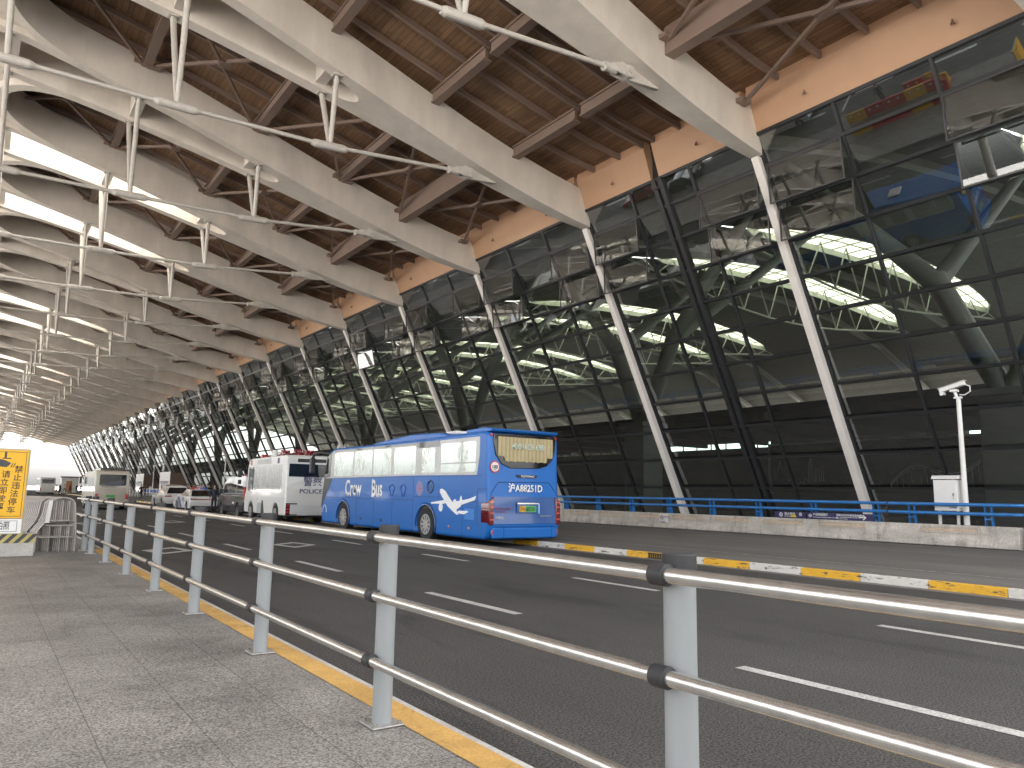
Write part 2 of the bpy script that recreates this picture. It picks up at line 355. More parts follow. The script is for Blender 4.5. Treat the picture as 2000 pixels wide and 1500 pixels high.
# round-ended openings between neighbouring beams: curved web and soffit plate
def arch_bm():
    b, pl = MB(), MB(); xc = -1.75
    for sx in (1, -1):
        x0 = 3.4 if sx > 0 else xc*2-3.4
        a = BAY/2-oo(3.4)+.02; L = 4.1; n = 28; out = []
        for i in range(n+1):
            t = math.pi*i/n; e = abs(math.cos(t))**1.0
            out.append((x0-sx*L*math.sin(t)**.85, BAY/2-a*math.cos(t)))
        inn = []
        for i, p in enumerate(out):
            q0 = Vector(out[max(0, i-1)]); q1 = Vector(out[min(n, i+1)]); d = (q1-q0).normalized(); nr = Vector((-d[1], d[0]))*(-.4 if sx > 0 else .4)
            nr = -nr if (nr[0]*sx) > 0 else nr
            inn.append((p[0]+nr[0], p[1]+nr[1]))
        vs = []
        for p, q in zip(out, inn): vs += [(p[0], p[1], zb(p[0])), (q[0], q[1], zb(q[0])), (q[0], q[1], zb(q[0])+1.6), (p[0], p[1], zb(p[0])+1.6)]
        fs = [(i*4+j, i*4+(j+1) % 4, (i+1)*4+(j+1) % 4, (i+1)*4+j) for i in range(n) for j in range(4)]
        b.add(vs, fs)
        vs = []
        for p in out:
            px = p[0]-sx*.15; vs += [(px, p[1], zb(px)+.3), (xc, p[1], zb(xc)+.3), (xc, p[1], zb(xc)+1.5), (px, p[1], zb(px)+1.5)]
        pl.add(vs, fs)
    return b, pl
b, pl = arch_bm()
aw = b.build('curved_web', STEEL, term, smooth=True, loc=(-28, by(K0), 0)); ap = pl.build('soffit_plate', STEEL, aw, smooth=False)
for k in range(K0+1, K1): part_copy(aw, by(k))
# roof deck with slats, cut out over the skylit slots
WOOD = mat('wood_slats', (.27, .16, .09), .6, var=.2, scale=3, stretch=(6, .4, 1))
t, b_ = nodes(WOOD); tc = t.nodes.new('ShaderNodeTexCoord'); br = t.nodes.new('ShaderNodeTexBrick')
br.offset = .5; br.inputs['Scale'].default_value = 1; br.inputs['Brick Width'].default_value = 1.55; br.inputs['Row Height'].default_value = .2; br.inputs['Mortar Size'].default_value = .006
mp = t.nodes.new('ShaderNodeMapping'); mp.inputs['Rotation'].default_value = (0, 0, R(90)); t.links.new(tc.outputs['Object'], mp.inputs[0]); t.links.new(mp.outputs[0], br.inputs[0])
br.inputs['Color1'].default_value = (.78, .76, .75, 1); br.inputs['Color2'].default_value = (1.2, 1.2, 1.2, 1); br.inputs['Mortar'].default_value = (.18, .16, .15, 1)
mx = t.nodes.new('ShaderNodeMix'); mx.data_type = 'RGBA'; mx.blend_type = 'MULTIPLY'; mx.inputs[0].default_value = 1
src = b_.inputs['Base Color'].links[0].from_socket; t.links.new(src, mx.inputs[6]); t.links.new(br.outputs[0], mx.inputs[7]); t.links.new(mx.outputs[2], b_.inputs['Base Color'])
def skylit(k): return k >= 3 and k % 4 in (3, 0)
deck = MB()
dx = list(np.linspace(-26, 9, 30))+[9.3, 9.6, 9.9, 10.1, 10.3, 12, 14, 16, 18, 20, 22.2]
lits = [k for k in range(K0, K1+1) if skylit(k)]
ze = lambda x: zb(min(x, 20.6))+2.15 if x < 21 else 15.95
for x0, x1 in zip(dx, dx[1:]):
    y0 = y1 = by(K0)-BAY*.6
    for k in lits+[None]:
        if k is None: ya = yb = by(K1)+BAY*.5
        else: ya, yb = by(k)-ii(x0), by(k)-ii(x1)
        deck.add([(x0, y0, ze(x0)), (x1, y1, ze(x1)), (x1, yb, ze(x1)), (x0, ya, ze(x0))], [(0, 1, 2, 3)])
        if k is not None: y0, y1 = by(k)+ii(x0), by(k)+ii(x1)
T(deck, 'roof_deck', WOOD, recalc=False)
# weather skin above so no light leaks through
sk = MB()
for x0, x1 in zip(dx, dx[1:]):
    y0 = y1 = by(K0)-BAY*.6
    for k in lits+[None]:
        ya, yb = (by(K1)+BAY*.5,)*2 if k is None else (by(k)-ii(x0), by(k)-ii(x1))
        sk.add([(x0, y0, ze(x0)+.3), (x1, y1, ze(x1)+.3), (x1, yb, ze(x1)+.3), (x0, ya, ze(x0)+.3)], [(0, 1, 2, 3)])
        if k is not None: y0, y1 = by(k)+ii(x0), by(k)+ii(x1)
T(sk, 'roof_skin', mat('roof_metal', (.4, .4, .4), .5), recalc=False)
# translucent skylight panels
TRL = bpy.data.materials.new('skylight_panel'); TRL.use_nodes = True; t = TRL.node_tree
for n in list(t.nodes):
    if n.type != 'OUTPUT_MATERIAL': t.nodes.remove(n)
tl = t.nodes.new('ShaderNodeBsdfTranslucent'); tl.inputs[0].default_value = (.9, .9, .86, 1); tp = t.nodes.new('ShaderNodeBsdfTransparent'); tp.inputs[0].default_value = (.95, .95, .92, 1)
mxs = t.nodes.new('ShaderNodeMixShader'); mxs.inputs[0].default_value = .55; t.links.new(tl.outputs[0], mxs.inputs[1]); t.links.new(tp.outputs[0], mxs.inputs[2]); t.links.new(mxs.outputs[0], t.nodes['Material Output'].inputs[0])
xm = list(np.linspace(-26, 9.2, 36))+[9.6, 9.9, 10.1, 10.28]
b = MB()
for x0, x1 in zip(xm, xm[1:]): b.add([(x0, -ii(x0), ze(x0)+.35), (x1, -ii(x1), ze(x1)+.35), (x1, ii(x1), ze(x1)+.35), (x0, ii(x0), ze(x0)+.35)], [(0, 1, 2, 3)])
s0 = b.build('skylight', TRL, term, loc=(-28, by(lits[0]), 0), recalc=False)
b = MB()
for x in np.linspace(-24, 8, 14): b.box(x-.03, x+.03, -ii(x), ii(x), ze(x)+.25, ze(x)+.33)
b.build('glazing_bars', STEEL, s0)
b = MB()
for s in (-1, 1): strip(b, xm, lambda x: s*ii(x), lambda x: s*(ii(x)+.1), lambda x: zt(x)-.02, lambda x: ze(x)+.34)
b.build('upstand', STEEL, s0)
for k in lits[1:]: part_copy(s0, by(k))
# purlins and cross beams
JOINT = (0, 8, 16, 24)
def purl(off, x1=20.95):
    b = MB(); xs = list(np.linspace(-25.5, x1, 30)); zz = lambda x: ze(x)-.02
    strip(b, xs, lambda x: off-.06, lambda x: off+.06, lambda x: zz(x)-.22, zz); return b
po = {}
near, far = 0, MB()
for k in range(K0, K1):
    offs = [1.35, 2.95, 4.32, 4.95, 6.32, 7.92] if k in JOINT else [1.45, 3.05, 4.635, 6.22, 7.82]
    for o in offs:
        if -1 <= k < 15:
            if o not in po: po[o] = purl(o).build('purlin', BROWN, term, loc=(-28, by(k), 0))
            else: part_copy(po[o], by(k))
        else:
            q = purl(o); far.add([(v[0], v[1]+by(k), v[2]) for v in q.v], q.f)
tag(T(far, 'far_purlins', BROWN), kind='stuff')
XB = [(16.7, .42, .85), (13.2, .34, .5), (8.9, .34, .5), (4.1, .34, .5), (-.6, .34, .5), (-5.2, .34, .5), (-10, .34, .5), (-15, .34, .5), (-20, .34, .5)]
xo = {}; far = MB()
for k in range(K0, K1):
    for x, w, h in XB:
        joint = k in JOINT
        xx = 17.3 if (joint and x > 16) else x
        if joint and x > 16: w, h = .34, .5
        if -.6 <= x < 4.3 and False: continue
        segs = [(oo(xx), 4.55), (4.72, BAY-oo(xx))] if joint else [(oo(xx), BAY-oo(xx))]
        if joint: segs = [(oo(xx), 4.45), (4.82, BAY-oo(xx))]
        top = ze(xx)-.35; b = MB()
        for a, c in segs:
            if h > .6: b.box(xx-w/2, xx+w/2, a, c, top-h, top+.1)
            else:
                b.box(xx-w/2, xx+w/2, a, c, top-h, top-h+.07); b.box(xx-w/2, xx+w/2, a, c, top-.07, top); b.box(xx-.03, xx+.03, a, c, top-h+.07, top-.07)
                b.box(xx-.1, xx-.04, a, c, top-h+.07, top-.07)
        if x > -1 and -1 <= k < 17:
            key = (x, joint)
            if key not in xo: xo[key] = b.build('cross_beam', BROWN, term, loc=(-28, by(k), 0))
            else: part_copy(xo[key], by(k))
        else: far.add([(v[0], v[1]+by(k), v[2]) for v in b.v], b.f)
tag(T(far, 'far_cross_beams', BROWN), kind='stuff')
br0 = None
for k in range(K0, K1):
    if k in JOINT: continue
    if br0 is None:
        b = MB()
        for xa, xb2 in ((20.7, 16.7), (13.2, 8.9), (8.9, 4.1), (4.1, -.6), (16.7, 13.2)):
            za, zb_ = ze(xa)-.75, ze(xb2)-.75
            ya, yb = oo(xa)+.05, oo(xb2)+.05
            b.beam((xa-.15, ya, za), (xb2+.15, BAY-yb, zb_), .11, .13); b.beam((xa-.15, BAY-ya, za-.03), (xb2+.15, yb, zb_-.03), .11, .13)
            mx_ = Vector(((xa+xb2)/2, BAY/2, (za+zb_)/2)); b.box(mx_[0]-.22, mx_[0]+.22, mx_[1]-.28, mx_[1]+.28, mx_[2]-.07, mx_[2]+.05)
            for xg, yg in ((xa-.25, ya+.12), (xb2+.25, yb+.12), (xa-.25, BAY-ya-.12), (xb2+.25, BAY-yb-.12)):
                b.box(xg-.25, xg+.25, yg-.14, yg+.14, ze(xg)-.83, ze(xg)-.68)
        br0 = b.build('cross_bracing', BROWN, term, loc=(-28, by(k), 0))
    else: part_copy(br0, by(k))
# fascia
TAN = math.tan(R(26.5)); CO, SI = math.cos(R(26.5)), math.sin(R(26.5))
def fx(z, off=0): return 21.75+(13.7-z)*TAN+off          # front face of the leaning glass wall
def fascia_b(ya, yb):
    b = MB(); b.prism([(fx(14.32), 14.32), (20.98, 15.62), (20.98, 15.98), (21.3, 15.98), (fx(14.32, .3), 14.32)], 'y', ya, yb); return b
for k in range(-2, K1):
    joint = k in JOINT
    o = fascia_b(.12, 4.52 if joint else BAY-.12)
    if joint:
        q = fascia_b(4.95, BAY-.12); o.add(q.v, q.f)
    fo = o.build('fascia', FASC, term, loc=(-28, by(k), 0))
    for yy in (2.3, BAY-2.3):
        b = MB(); z = 14.85; c = Vector((fx(z)-.02, yy, z))
        b.add([c+Vector((-.02, 0, .13)), c+Vector((0, -.07, -.06)), c+Vector((0, .07, -.06)), c+Vector((-.13, 0, -.08))], [(0, 1, 3), (0, 3, 2), (1, 2, 3), (0, 2, 1)])
        b.build('spout', BROWN, fo)
    if joint: box('joint_cover', BLK, fo, 21.5, 21.8, 4.53, 4.94, 13.9, 15.9)
# leaning columns
b = MB()
zc0, zc1 = .2, 13.55
b.prism([(fx(zc0, -.42), zc0), (fx(zc0, -.1), zc0), (fx(zc1, -.1), zc1), (fx(zc1, -.42)+.1, zc1)], 'y', -.15, .15)
fc = b.build('facade_column', COLW, term, loc=(-28, by(-2), 0), bevel=.02)
b = MB(); b.prism([(fx(zc0, -.1), zc0), (fx(zc0, .12), zc0), (fx(14.2, .12), 14.2), (fx(14.2, -.1), 14.2)], 'y', -.2, .2); b.build('column_mullion', BLK, fc)
for k in range(-1, K1+1): part_copy(fc, by(k))
# curtain wall bays
ROWS = [.3, 1.93, 3.22, 4.52, 5.76, 7.0, 8.25, 9.5, 10.77, 12.03, 13.28, 14.3]
GL = glassmat('facade_glass', (.74, .8, .76), ior=3.1, wav=.06, wscale=.55)
GLW = glassmat('sash_glass', (.6, .65, .62), ior=2.2, wav=0, wscale=.8)
def frame_bay(joint):
    b = MB(); g = MB()
    mull = [0, 3.09, 6.18, BAY] if not joint else [0, 3.0, 4.635, 6.27, BAY]
    for m_ in mull[1:-1]:
        w = .045; 
        if joint and abs(m_-4.635) < .01:
            for d in (-.17, .17): b.prism([(fx(.25, -.12), .25), (fx(.25, .2), .25), (fx(14.3, .2), 14.3), (fx(14.3, -.12), 14.3)], 'y', m_+d-.1, m_+d+.1)
        else: b.prism([(fx(.25, -.05), .25), (fx(.25, .14), .25), (fx(14.3, .14), 14.3), (fx(14.3, -.05), 14.3)], 'y', m_-w, m_+w)
    for z in ROWS: b.prism([(fx(z-.05, -.06), z-.05), (fx(z+.05, -.06), z+.05), (fx(z+.05, .12), z+.05), (fx(z-.05, .12), z-.05)], 'y', .2, BAY-.2)
    for j in range(len(mull)-1):
        ya, yb = mull[j]+.05, mull[j+1]-.05
        for z0, z1 in zip(ROWS, ROWS[1:]):
            outer = j == 0 or j == len(mull)-2
            if outer and z0 in (10.77, 12.03): continue
            e = [random.uniform(-.006, .006) for _ in range(3)]
            g.add([(fx(z0)+.03+e[0], ya, z0+.05), (fx(z0)+.03+e[1], yb, z0+.05), (fx(z1)+.03+e[1]+e[2], yb, z1-.05), (fx(z1)+.03+e[0]+e[2], ya, z1-.05)], [(3, 2, 1, 0)])
    return b, g
cw = {}
for k in range(-2, K1):
    joint = k in JOINT; key = (joint, k % 3)
    if key not in cw:
        b, g = frame_bay(joint); o = b.build('curtain_wall', BLK, term, loc=(-28, by(k), 0)); g.build('glazing', GL, o, recalc=False); cw[key] = o
    else: part_copy(cw[key], by(k))
# top-hung windows standing open, two rows next to every column
def sash(w, ang):
    """hinged at local origin, hanging down the leaning plane, width along +y"""
    L = 1.25/CO; b = MB()
    fr = .05
    b.box(-.05, .0, 0, fr, -L, 0); b.box(-.05, 0, w-fr, w, -L, 0); b.box(-.05, 0, fr, w-fr, -fr, 0); b.box(-.05, 0, fr, w-fr, -L, -L+fr)
    g = MB(); g.add([(-.03, fr, -L+fr), (-.03, w-fr, -L+fr), (-.03, w-fr, -fr), (-.03, fr, -fr)], [(3, 2, 1, 0)])
    root = b.build('window', GREYF, term); g.build('pane', GLW, root, recalc=False)
    return root
sh = {}
stf, stg = MB(), MB(); cnt = 0
for k in range(-1, 24):
    joint = k in JOINT; w = 2.75 if joint else 2.84
    if w not in sh: sh[w] = (sash(w, 0), True)
    for yo in (.22, BAY-.22-w):
        for zr in (13.28, 12.03):
            ang = random.choice([20, 22, 24, 21]) + random.uniform(-1, 1)
            if (k, yo < 1, zr) in ((3, False, 12.03), (-1, True, 12.03)): ang = 15.2 if k < 0 else 14
            o, first = sh[w]
            if first: sh[w] = (o, False); c = o
            else: c = part_copy(o, 0)
            c.location = (fx(zr-.02)-28-.04, by(k)+yo, zr-.05); c.rotation_euler = (0, R(-26.5)+R(ang), 0); cnt += 1
fs = MB()
for k in (-2, 24, 25, 26):
    for yo in (.22, BAY-3.06):
        for zr in (13.28, 12.03): fs.box(fx(zr, -.1), fx(zr, -.06), by(k)+yo, by(k)+yo+2.84, zr-1.2, zr-.04)
tag(T(fs, 'distant_windows', GLW), kind='stuff')
# ---------------- inside the hall ----------------
_ix = [21.3, 30, 40, 54, 65, 75, 84, 94, 104]; _iz = [16.3, 18.6, 20.9, 22.7, 23.2, 23.0, 22.2, 19.2, 15]
_ip = np.polyfit(_ix, _iz, 4)
def zi(x): return float(np.polyval(_ip, x))
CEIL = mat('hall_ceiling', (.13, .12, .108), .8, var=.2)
def eye(x):
    if x < 46 or x > 86: return 0
    return 1.9*math.sqrt(max(0, 1-((x-66)/20)**2))**.8
dxs = [21.3, 25, 30, 36, 42]+list(np.linspace(46.01, 86, 26))+[90, 94, 100, 104]
cl = MB()
eyes = [k for k in range(-2, K1) if k % 3 != 1]
for x0, x1 in zip(dxs, dxs[1:]):
    y0 = y1 = by(-2)-BAY*.6
    for k in eyes+[None]:
        ya, yb = (by(K1),)*2 if k is None else (by(k)-eye(x0), by(k)-eye(x1))
        cl.add([(x0, y0, zi(x0)), (x1, y1, zi(x1)), (x1, yb, zi(x1)), (x0, ya, zi(x0))], [(0, 1, 2, 3)])
        if k is not None: y0, y1 = by(k)+eye(x0), by(k)+eye(x1)
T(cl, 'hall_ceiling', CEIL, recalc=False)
SKY2 = bpy.data.materials.new('fritted_skylight'); SKY2.use_nodes = True; t = SKY2.node_tree
for n in list(t.nodes):
    if n.type != 'OUTPUT_MATERIAL': t.nodes.remove(n)
tl = t.nodes.new('ShaderNodeBsdfTranslucent'); tl.inputs[0].default_value = (.3, .3, .235, 1); tp = t.nodes.new('ShaderNodeBsdfTransparent'); tp.inputs[0].default_value = (.16, .165, .13, 1)
mxs = t.nodes.new('ShaderNodeMixShader'); mxs.inputs[0].default_value = .15; t.links.new(tl.outputs[0], mxs.inputs[1]); t.links.new(tp.outputs[0], mxs.inputs[2]); t.links.new(mxs.outputs[0], t.nodes['Material Output'].inputs[0])
ex = [x for x in dxs if 46 < x <= 86]
b = MB()
for x0, x1 in zip(ex, ex[1:]): b.add([(x0, -eye(x0), zi(x0)+.4), (x1, -eye(x1), zi(x1)+.4), (x1, eye(x1), zi(x1)+.4), (x0, eye(x0), zi(x0)+.4)], [(0, 1, 2, 3)])
e0 = b.build('eye_skylight', SKY2, term, loc=(-28, by(-2), 0), recalc=False)
b = MB()
for x in np.linspace(48, 84, 16): b.box(x-.06, x+.06, -eye(x), eye(x), zi(x)+.3, zi(x)+.38)
strip(b, ex, lambda x: -.05, lambda x: .05, lambda x: zi(x)+.28, lambda x: zi(x)+.36)
b.build('glazing_bars', INT, e0)
b = MB()
for s in (-1, 1): strip(b, ex, lambda x: s*eye(x), lambda x: s*(eye(x)+.12), lambda x: zi(x)-.1, lambda x: zi(x)+.45)
b.build('skylight_rim', INT, e0)
# cable truss below each skylight
tr = MB(); xsN = list(np.linspace(42, 88, 13)); zl = lambda x: zi(x)-4.4*math.sin(math.pi*(x-42)/46)-.1
pts = [(x, 0, zl(x)) for x in xsN]; tr.tube(pts, .1, 8)
for i, (x0, x1) in enumerate(zip(xsN, xsN[1:])):
    xm_ = (x0+x1)/2
    for s in (0,):
        tr.cyl((x0, 0, zl(x0)), (xm_, s*max(.5, eye(xm_)), zi(xm_)-.1), .065, n=6, cap=False); tr.cyl((xm_, s*max(.5, eye(xm_)), zi(xm_)-.1), (x1, 0, zl(x1)), .065, n=6, cap=False)
tr0 = tr.build('cable_truss', INT, term, loc=(-28, by(-2), 0))
for k in eyes[1:]: part_copy(e0, by(k)); part_copy(tr0, by(k))
# sloping inner ribs
b = MB(); strip(b, [21.6, 26, 30, 36, 42, 50, 60, 70, 80, 90, 103], lambda x: -.3, lambda x: .3, lambda x: zi(x)-.5, lambda x: zi(x)-.01)
ri = b.build('inner_rib', mat('inner_rib', (.3, .29, .26), .6), term, loc=(-28, by(-2)+BAY/2, 0))
for k in eyes[1:]: part_copy(ri, by(k)+BAY/2)
# tree columns
def limb(b, p0, p1, w0, w1):
    p0, p1 = Vector(p0), Vector(p1); d = (p1-p0).normalized(); u = Vector((1, 0, 0)); s = d.cross(u).normalized(); u = s.cross(d)
    vs = []
    for p, w in ((p0, w0), (p1, w1)):
        for a, c in ((-1, -.45), (-.6, -1), (.6, -1), (1, -.45), (1, .45), (.6, 1), (-.6, 1), (-1, .45)): vs.append(p+s*a*w/2+u*c*w/2.4)
    b.add(vs, [(i, (i+1) % 8, 8+(i+1) % 8, 8+i) for i in range(8)]+[tuple(range(8)), tuple(range(15, 7, -1))])
def make_tree():
    b = MB(); b.box(-.75, .75, -.75, .75, 0, 5.1); b.box(-1.0, 1.0, -.95, .95, 5.1, 5.35)
    r = b.build('column_pier', mat('fair_faced_concrete', (.52, .56, .52), .7, var=.15, scale=.8, stretch=(1, 1, 3)), term, bevel=.04)
    b = MB()
    for s in (-1, 1):
        limb(b, (0, s*.15, 5.3), (0.1, s*2.4, 10.2), .75, .85)
        limb(b, (0.1, s*2.3, 9.9), (.2, s*8.8, 17.2), .8, .5); limb(b, (.1, s*2.3, 9.9), (16, s*3.4, 21), .75, .45)
    b.build('branching_limbs', INT, r, bevel=.05)
    return r
tr_ = make_tree(); tr_.location = (30.4-28, 11.6-18.54, .2)
for i in range(14): part_copy(tr_, 11.6+i*18.54)
# far facade of the hall, open lattice against the sky
lt = MB()
for z in np.arange(5.5, 14.5, 1.2): lt.box(100.5, 100.6, -15, 262, z-.06, z+.06)
for y in np.arange(-12, 262, 3.09): lt.box(100.45, 100.65, y-.07, y+.07, 4.5, 14.3)
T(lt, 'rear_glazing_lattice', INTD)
rg = MB(); rg.add([(100.8, -15, 5), (100.8, 262, 5), (100.8, 262, 14), (100.8, -15, 14)], [(0, 1, 2, 3)])
T(rg, 'rear_glass', glassmat('rear_glass', (.62, .78, .74), ior=1.4), recalc=False)
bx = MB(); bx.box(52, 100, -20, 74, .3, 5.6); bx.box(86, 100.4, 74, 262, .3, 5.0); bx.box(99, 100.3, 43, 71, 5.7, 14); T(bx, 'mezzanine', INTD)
bx = MB(); bx.box(33, 50, -20, 262, 5.9, 6.25)
for y in range(-12, 262, 6): bx.box(33, 50, y, y+.35, 5.55, 5.9)
T(bx, 'upper_gallery', mat('gallery_slab', (.1, .1, .1), .7))
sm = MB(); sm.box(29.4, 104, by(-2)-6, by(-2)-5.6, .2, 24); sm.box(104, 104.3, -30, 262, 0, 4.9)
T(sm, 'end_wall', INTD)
# planted feature wall with white line drawings
gw = thing('planted_wall', 'dark green planted wall with white skyline and roller coaster outlines inside the hall', 'green wall', (38*TS, 21.4*TS, 1.5-1.25*TS)); gw.scale = (TS,)*3
b = MB(); b.box(0, .3, -5.95, 5.95, 1.6, 4.3); b.build('panel', mat('dark_panel', (.006, .012, .007), .8, var=.5), gw)
b = MB(); rr = random.Random(3)
for i in range(5200):
    y = rr.uniform(-5.8, 5.8); z = 1.7+2.5*rr.random(); 
    if rr.random() > .35+.65*abs(math.sin(y*1.3+z*1.7)*math.cos(y*.6-z)): continue
    s = rr.uniform(.05, .13); a = rr.uniform(0, 6.28); c, d = math.cos(a)*s, math.sin(a)*s; o = rr.uniform(-.1, -.01)
    b.add([(o, y, z), (o-.04, y+c, z+d), (o-.01, y+c*.3-d*.5, z+d*.3+c*.5)], [(0, 1, 2)])
tag(b.build('foliage', mat('wall_foliage', (.03, .055, .02), .6, var=.6, scale=.8), gw, recalc=False), kind='stuff')
b = MB()
for a in ((-5.95, -5.85, 1.5, 4.4), (5.85, 5.95, 1.5, 4.4)): b.box(-.12, .3, *a)
b.box(-.12, .3, -5.95, 5.95, 4.3, 4.4); b.build('rim', INT, gw)
LINE = mat('white_outline', (.55, .55, .55), .5)
pts = [(5.8-(5.4-a)*.57, c) for a, c in [(5.4, 1.9), (5.35, 2.5), (5.2, 2.0), (5.0, 2.4), (4.9, 2.9), (4.8, 2.3), (4.6, 2.5), (4.2, 3.4), (4.05, 2.7), (3.5, 2.6), (3.3, 2.2), (3.0, 2.4), (2.6, 2.3), (2.3, 1.9), (2.0, 2.2), (1.6, 2.1), (1.5, 2.4), (1.1, 2.2), (.95, 3.2), (.8, 3.5), (.65, 3.2), (.6, 2.2), (.3, 2.2), (.25, 2.9), (-.1, 2.9), (-.1, 2.2), (-.3, 2.2), (-.35, 3.0), (-.5, 3.0), (-.55, 2.2)]]
b = MB(); b.tube([(-.16, p[0], p[1]) for p in pts], .025, 5); b.build('skyline_outline', LINE, gw)
b = MB(); cpt = [(-1.3+-u*4.3, 2.1+.55*math.sin(u*6.0)*(1-u*.3)+u*1.2) for u in np.linspace(0, 1, 30)]
b.tube([(-.18, p[0], p[1]) for p in cpt], .03, 5); b.tube([(-.18, p[0], p[1]-.12) for p in cpt], .02, 5)
for p in cpt[::2]: b.cyl((-.17, p[0], p[1]), (-.17, p[0]-.05, max(1.8, p[1]-.9)), .014, n=4)
b.build('coaster_outline', LINE, gw)
# entrance vestibules on the pavement
def vestibule(label, x0, x1, y0, y1, num):
    v = thing('entrance_vestibule', label, 'vestibule', ((x0+x1)/2*TS, y0*TS, .2), 0, 'entrance vestibules in front of the terminal'); w = (x1-x0)/2*TS; y1 = y0+(y1-y0)*TS
    box('side_wall', mat('brown_cladding', (.2, .135, .11), .6, var=.08), v, -w, w, 0, y1-y0, 0, 4.1)
    b = MB(); b.box(-w-.06, -w-.005, 0, y1-y0, 0, 4.3); f = b.build('door_front', WHT, v)
    b = MB(); b.box(-w-.08, -w-.061, 1, (y1-y0)/2-.05, .05, 2.6); b.box(-w-.08, -w-.061, (y1-y0)/2+.05, y1-y0-1, .05, 2.6); b.build('glass_door', mat('dark_door_glass', (.02, .02, .02), .1), v)
    text(num, 1.6, WHT, v, 'number_sign', (-w-.1, (y1-y0)*.75, 4.5), (0, -1, 0), (0, 0, 1), bold=.02, ext=.15)
vestibule('brown entrance vestibule, the nearer one behind the white cars', 24.9, 28.4, 128.8, 137, '26')
vestibule('brown entrance vestibule, the farther one beside the beige minibus', 25.2, 28.2, 154, 162, '27')
n = thing('gate_number_sign', 'large white door number above the roof of the blue crew bus', 'number sign', (26*TS, 61.5*TS, .2))
text('24', 1.5, mat('sign_white', (.85, .85, .85), .4), n, 'digits', (0, 3.1, 5.0), (0, -1, 0), (0, 0, 1), wscale=1.5, bold=.03, ext=.2)
b = MB(); b.box(-.1, .1, -.2, 4.2, 4.8, 4.96); b.cyl((0, 0, 0), (0, 0, 4.8), .07); b.cyl((0, 4, 0), (0, 4, 4.8), .07); b.build('support_frame', GREYF, n)
# ---------------- steel railing along the pavement ----------------
GALV = mat('grey_painted_post', (.27, .283, .288), .42, var=.1, scale=5, stretch=(1, 1, .3))
stains(GALV, 9, (1, 1, .35), .6, 1.03, .28, .36)
STN = mat('stainless_tube', (.6, .585, .56), .27, .92, var=.12, scale=14, bump=.12, bscale=30)
wp = lambda o: None
SP = mat('post_base_stain', (.42, .46, .48), .5, var=.12, scale=8)
rl = thing('pedestrian_railing', 'grey post and stainless three-tube railing along the yellow pavement edge', 'railing', (2.07, 4.2, .15))
def post_mesh(b, x, y, z0=0, h=1.15): b.cyl((x, y, z0), (x, y, h-.055), .058, n=28)
PY = [4.2-4.66, 1.88, 4.2, 6.52, 8.86, 11.02, 13.28, 15.5, 17.6]
def pxl(y): return -.0045*max(0, y-6)       # tiny drift towards the pavement at the far end
b = MB(); b.cyl((0, 0, 0), (0, 0, 1.1), .0575, n=32); P0 = b.build('post', GALV, rl, smooth=True)
b = MB(); b.cyl((0, 0, 1.09), (0, 0, 1.15), .061, n=32); b.build('cap', RUB, P0, bevel=.006)
b = MB(); b.box(-.1, .1, -.1, .1, .004, .014); b.build('base_plate', mat('galvanised', (.4, .38, .36), .45, .5, var=.2, scale=20), P0, bevel=.004)
for sx in (-1, 1):
    for sy in (-1, 1):
        b = MB(); b.cyl((sx*.078, sy*.078, .014), (sx*.078, sy*.078, .03), .011, n=6); b.build('bolt', mat('bolt', (.35, .33, .3), .4, .6), P0)
RZ = [1.09-.01, .74, .37]
RX = -.095
col = MB(); col.cyl((RX, -.036, 0), (RX, .036, 0), .0385, n=24); col.cyl((RX+.02, 0, 0), (-.04, 0, 0), .03, n=16)
first = True
for i, y in enumerate(PY):
    p = P0 if i == 0 else P0.copy()
    if i:
        COL.objects.link(p)
        for ch in P0.children: part_copy(ch, 0, p)
    p.location = (pxl(y), y-4.2, 0)
C0 = col.build('rail_collar', RUB, rl, bevel=.004)
for i, y in enumerate(PY):
    for j, z in enumerate(RZ):
        c = C0 if (i, j) == (0, 0) else C0.copy()
        if c is not C0: COL.objects.link(c)
        c.location = (pxl(y), y-4.2, z)
for z in RZ:
    b = MB(); b.tube([(RX+pxl(y), y-4.2, z) for y in [-3]+PY[1:-1]+[19.4]], .0275, 20); b.build('rail', STN, rl, smooth=True)
# the two posts that start the next stretch
r2 = thing('pedestrian_railing', 'short far railing stretch beside the stack of crowd barriers', 'railing', (1.97, 18.35, .15))
p = P0.copy(); COL.objects.link(p); p.parent = r2; p.location = (0, 0, 0)
for ch in P0.children: part_copy(ch, 0, p)
for z in RZ:
    b = MB(); b.cyl((RX, .05, z), (RX, 1.0, z), .0275, n=14); b.build('rail', STN, r2, smooth=True)
# ---------------- concrete barrier wall with inset lights, blue hand rails ----------------
WALLC = mat('barrier_concrete', (.5, .465, .42), .85, var=.24, scale=1.8, bump=.5, bscale=18, spk=.14, spks=25, stretch=(1, .5, 1.6))
stains(WALLC, 2.2, (1, 1.6, .35), .66, 1.05, .34, .5)
bw = thing('concrete_barrier_wall', 'low stained concrete wall with inset light slots under the blue rails', 'wall', (24.45, 9.35, .13))
b = MB(); b.prism([(0, 0), (-.06, .02), (-.06, .12), (0, .3), (.02, .65), (.32, .65), (.36, 0)], 'y', 0, 74); b.build('wall_body', WALLC, bw, bevel=.02)
li = MB()
LY = [(10.5, 12.05), (14.0, 15.55), (16.35, 17.9), (18.7, 20.2), (21.0, 22.5), (23.35, 24.8), (25.6, 27.05), (27.95, 29.3), (30.3, 31.7), (32.7, 34.1)]
LAMP = mat('slot_lamp', (.6, .46, .33), .5, var=.2, scale=4); SLOT = mat('slot_frame', (.5, .42, .34), .6)
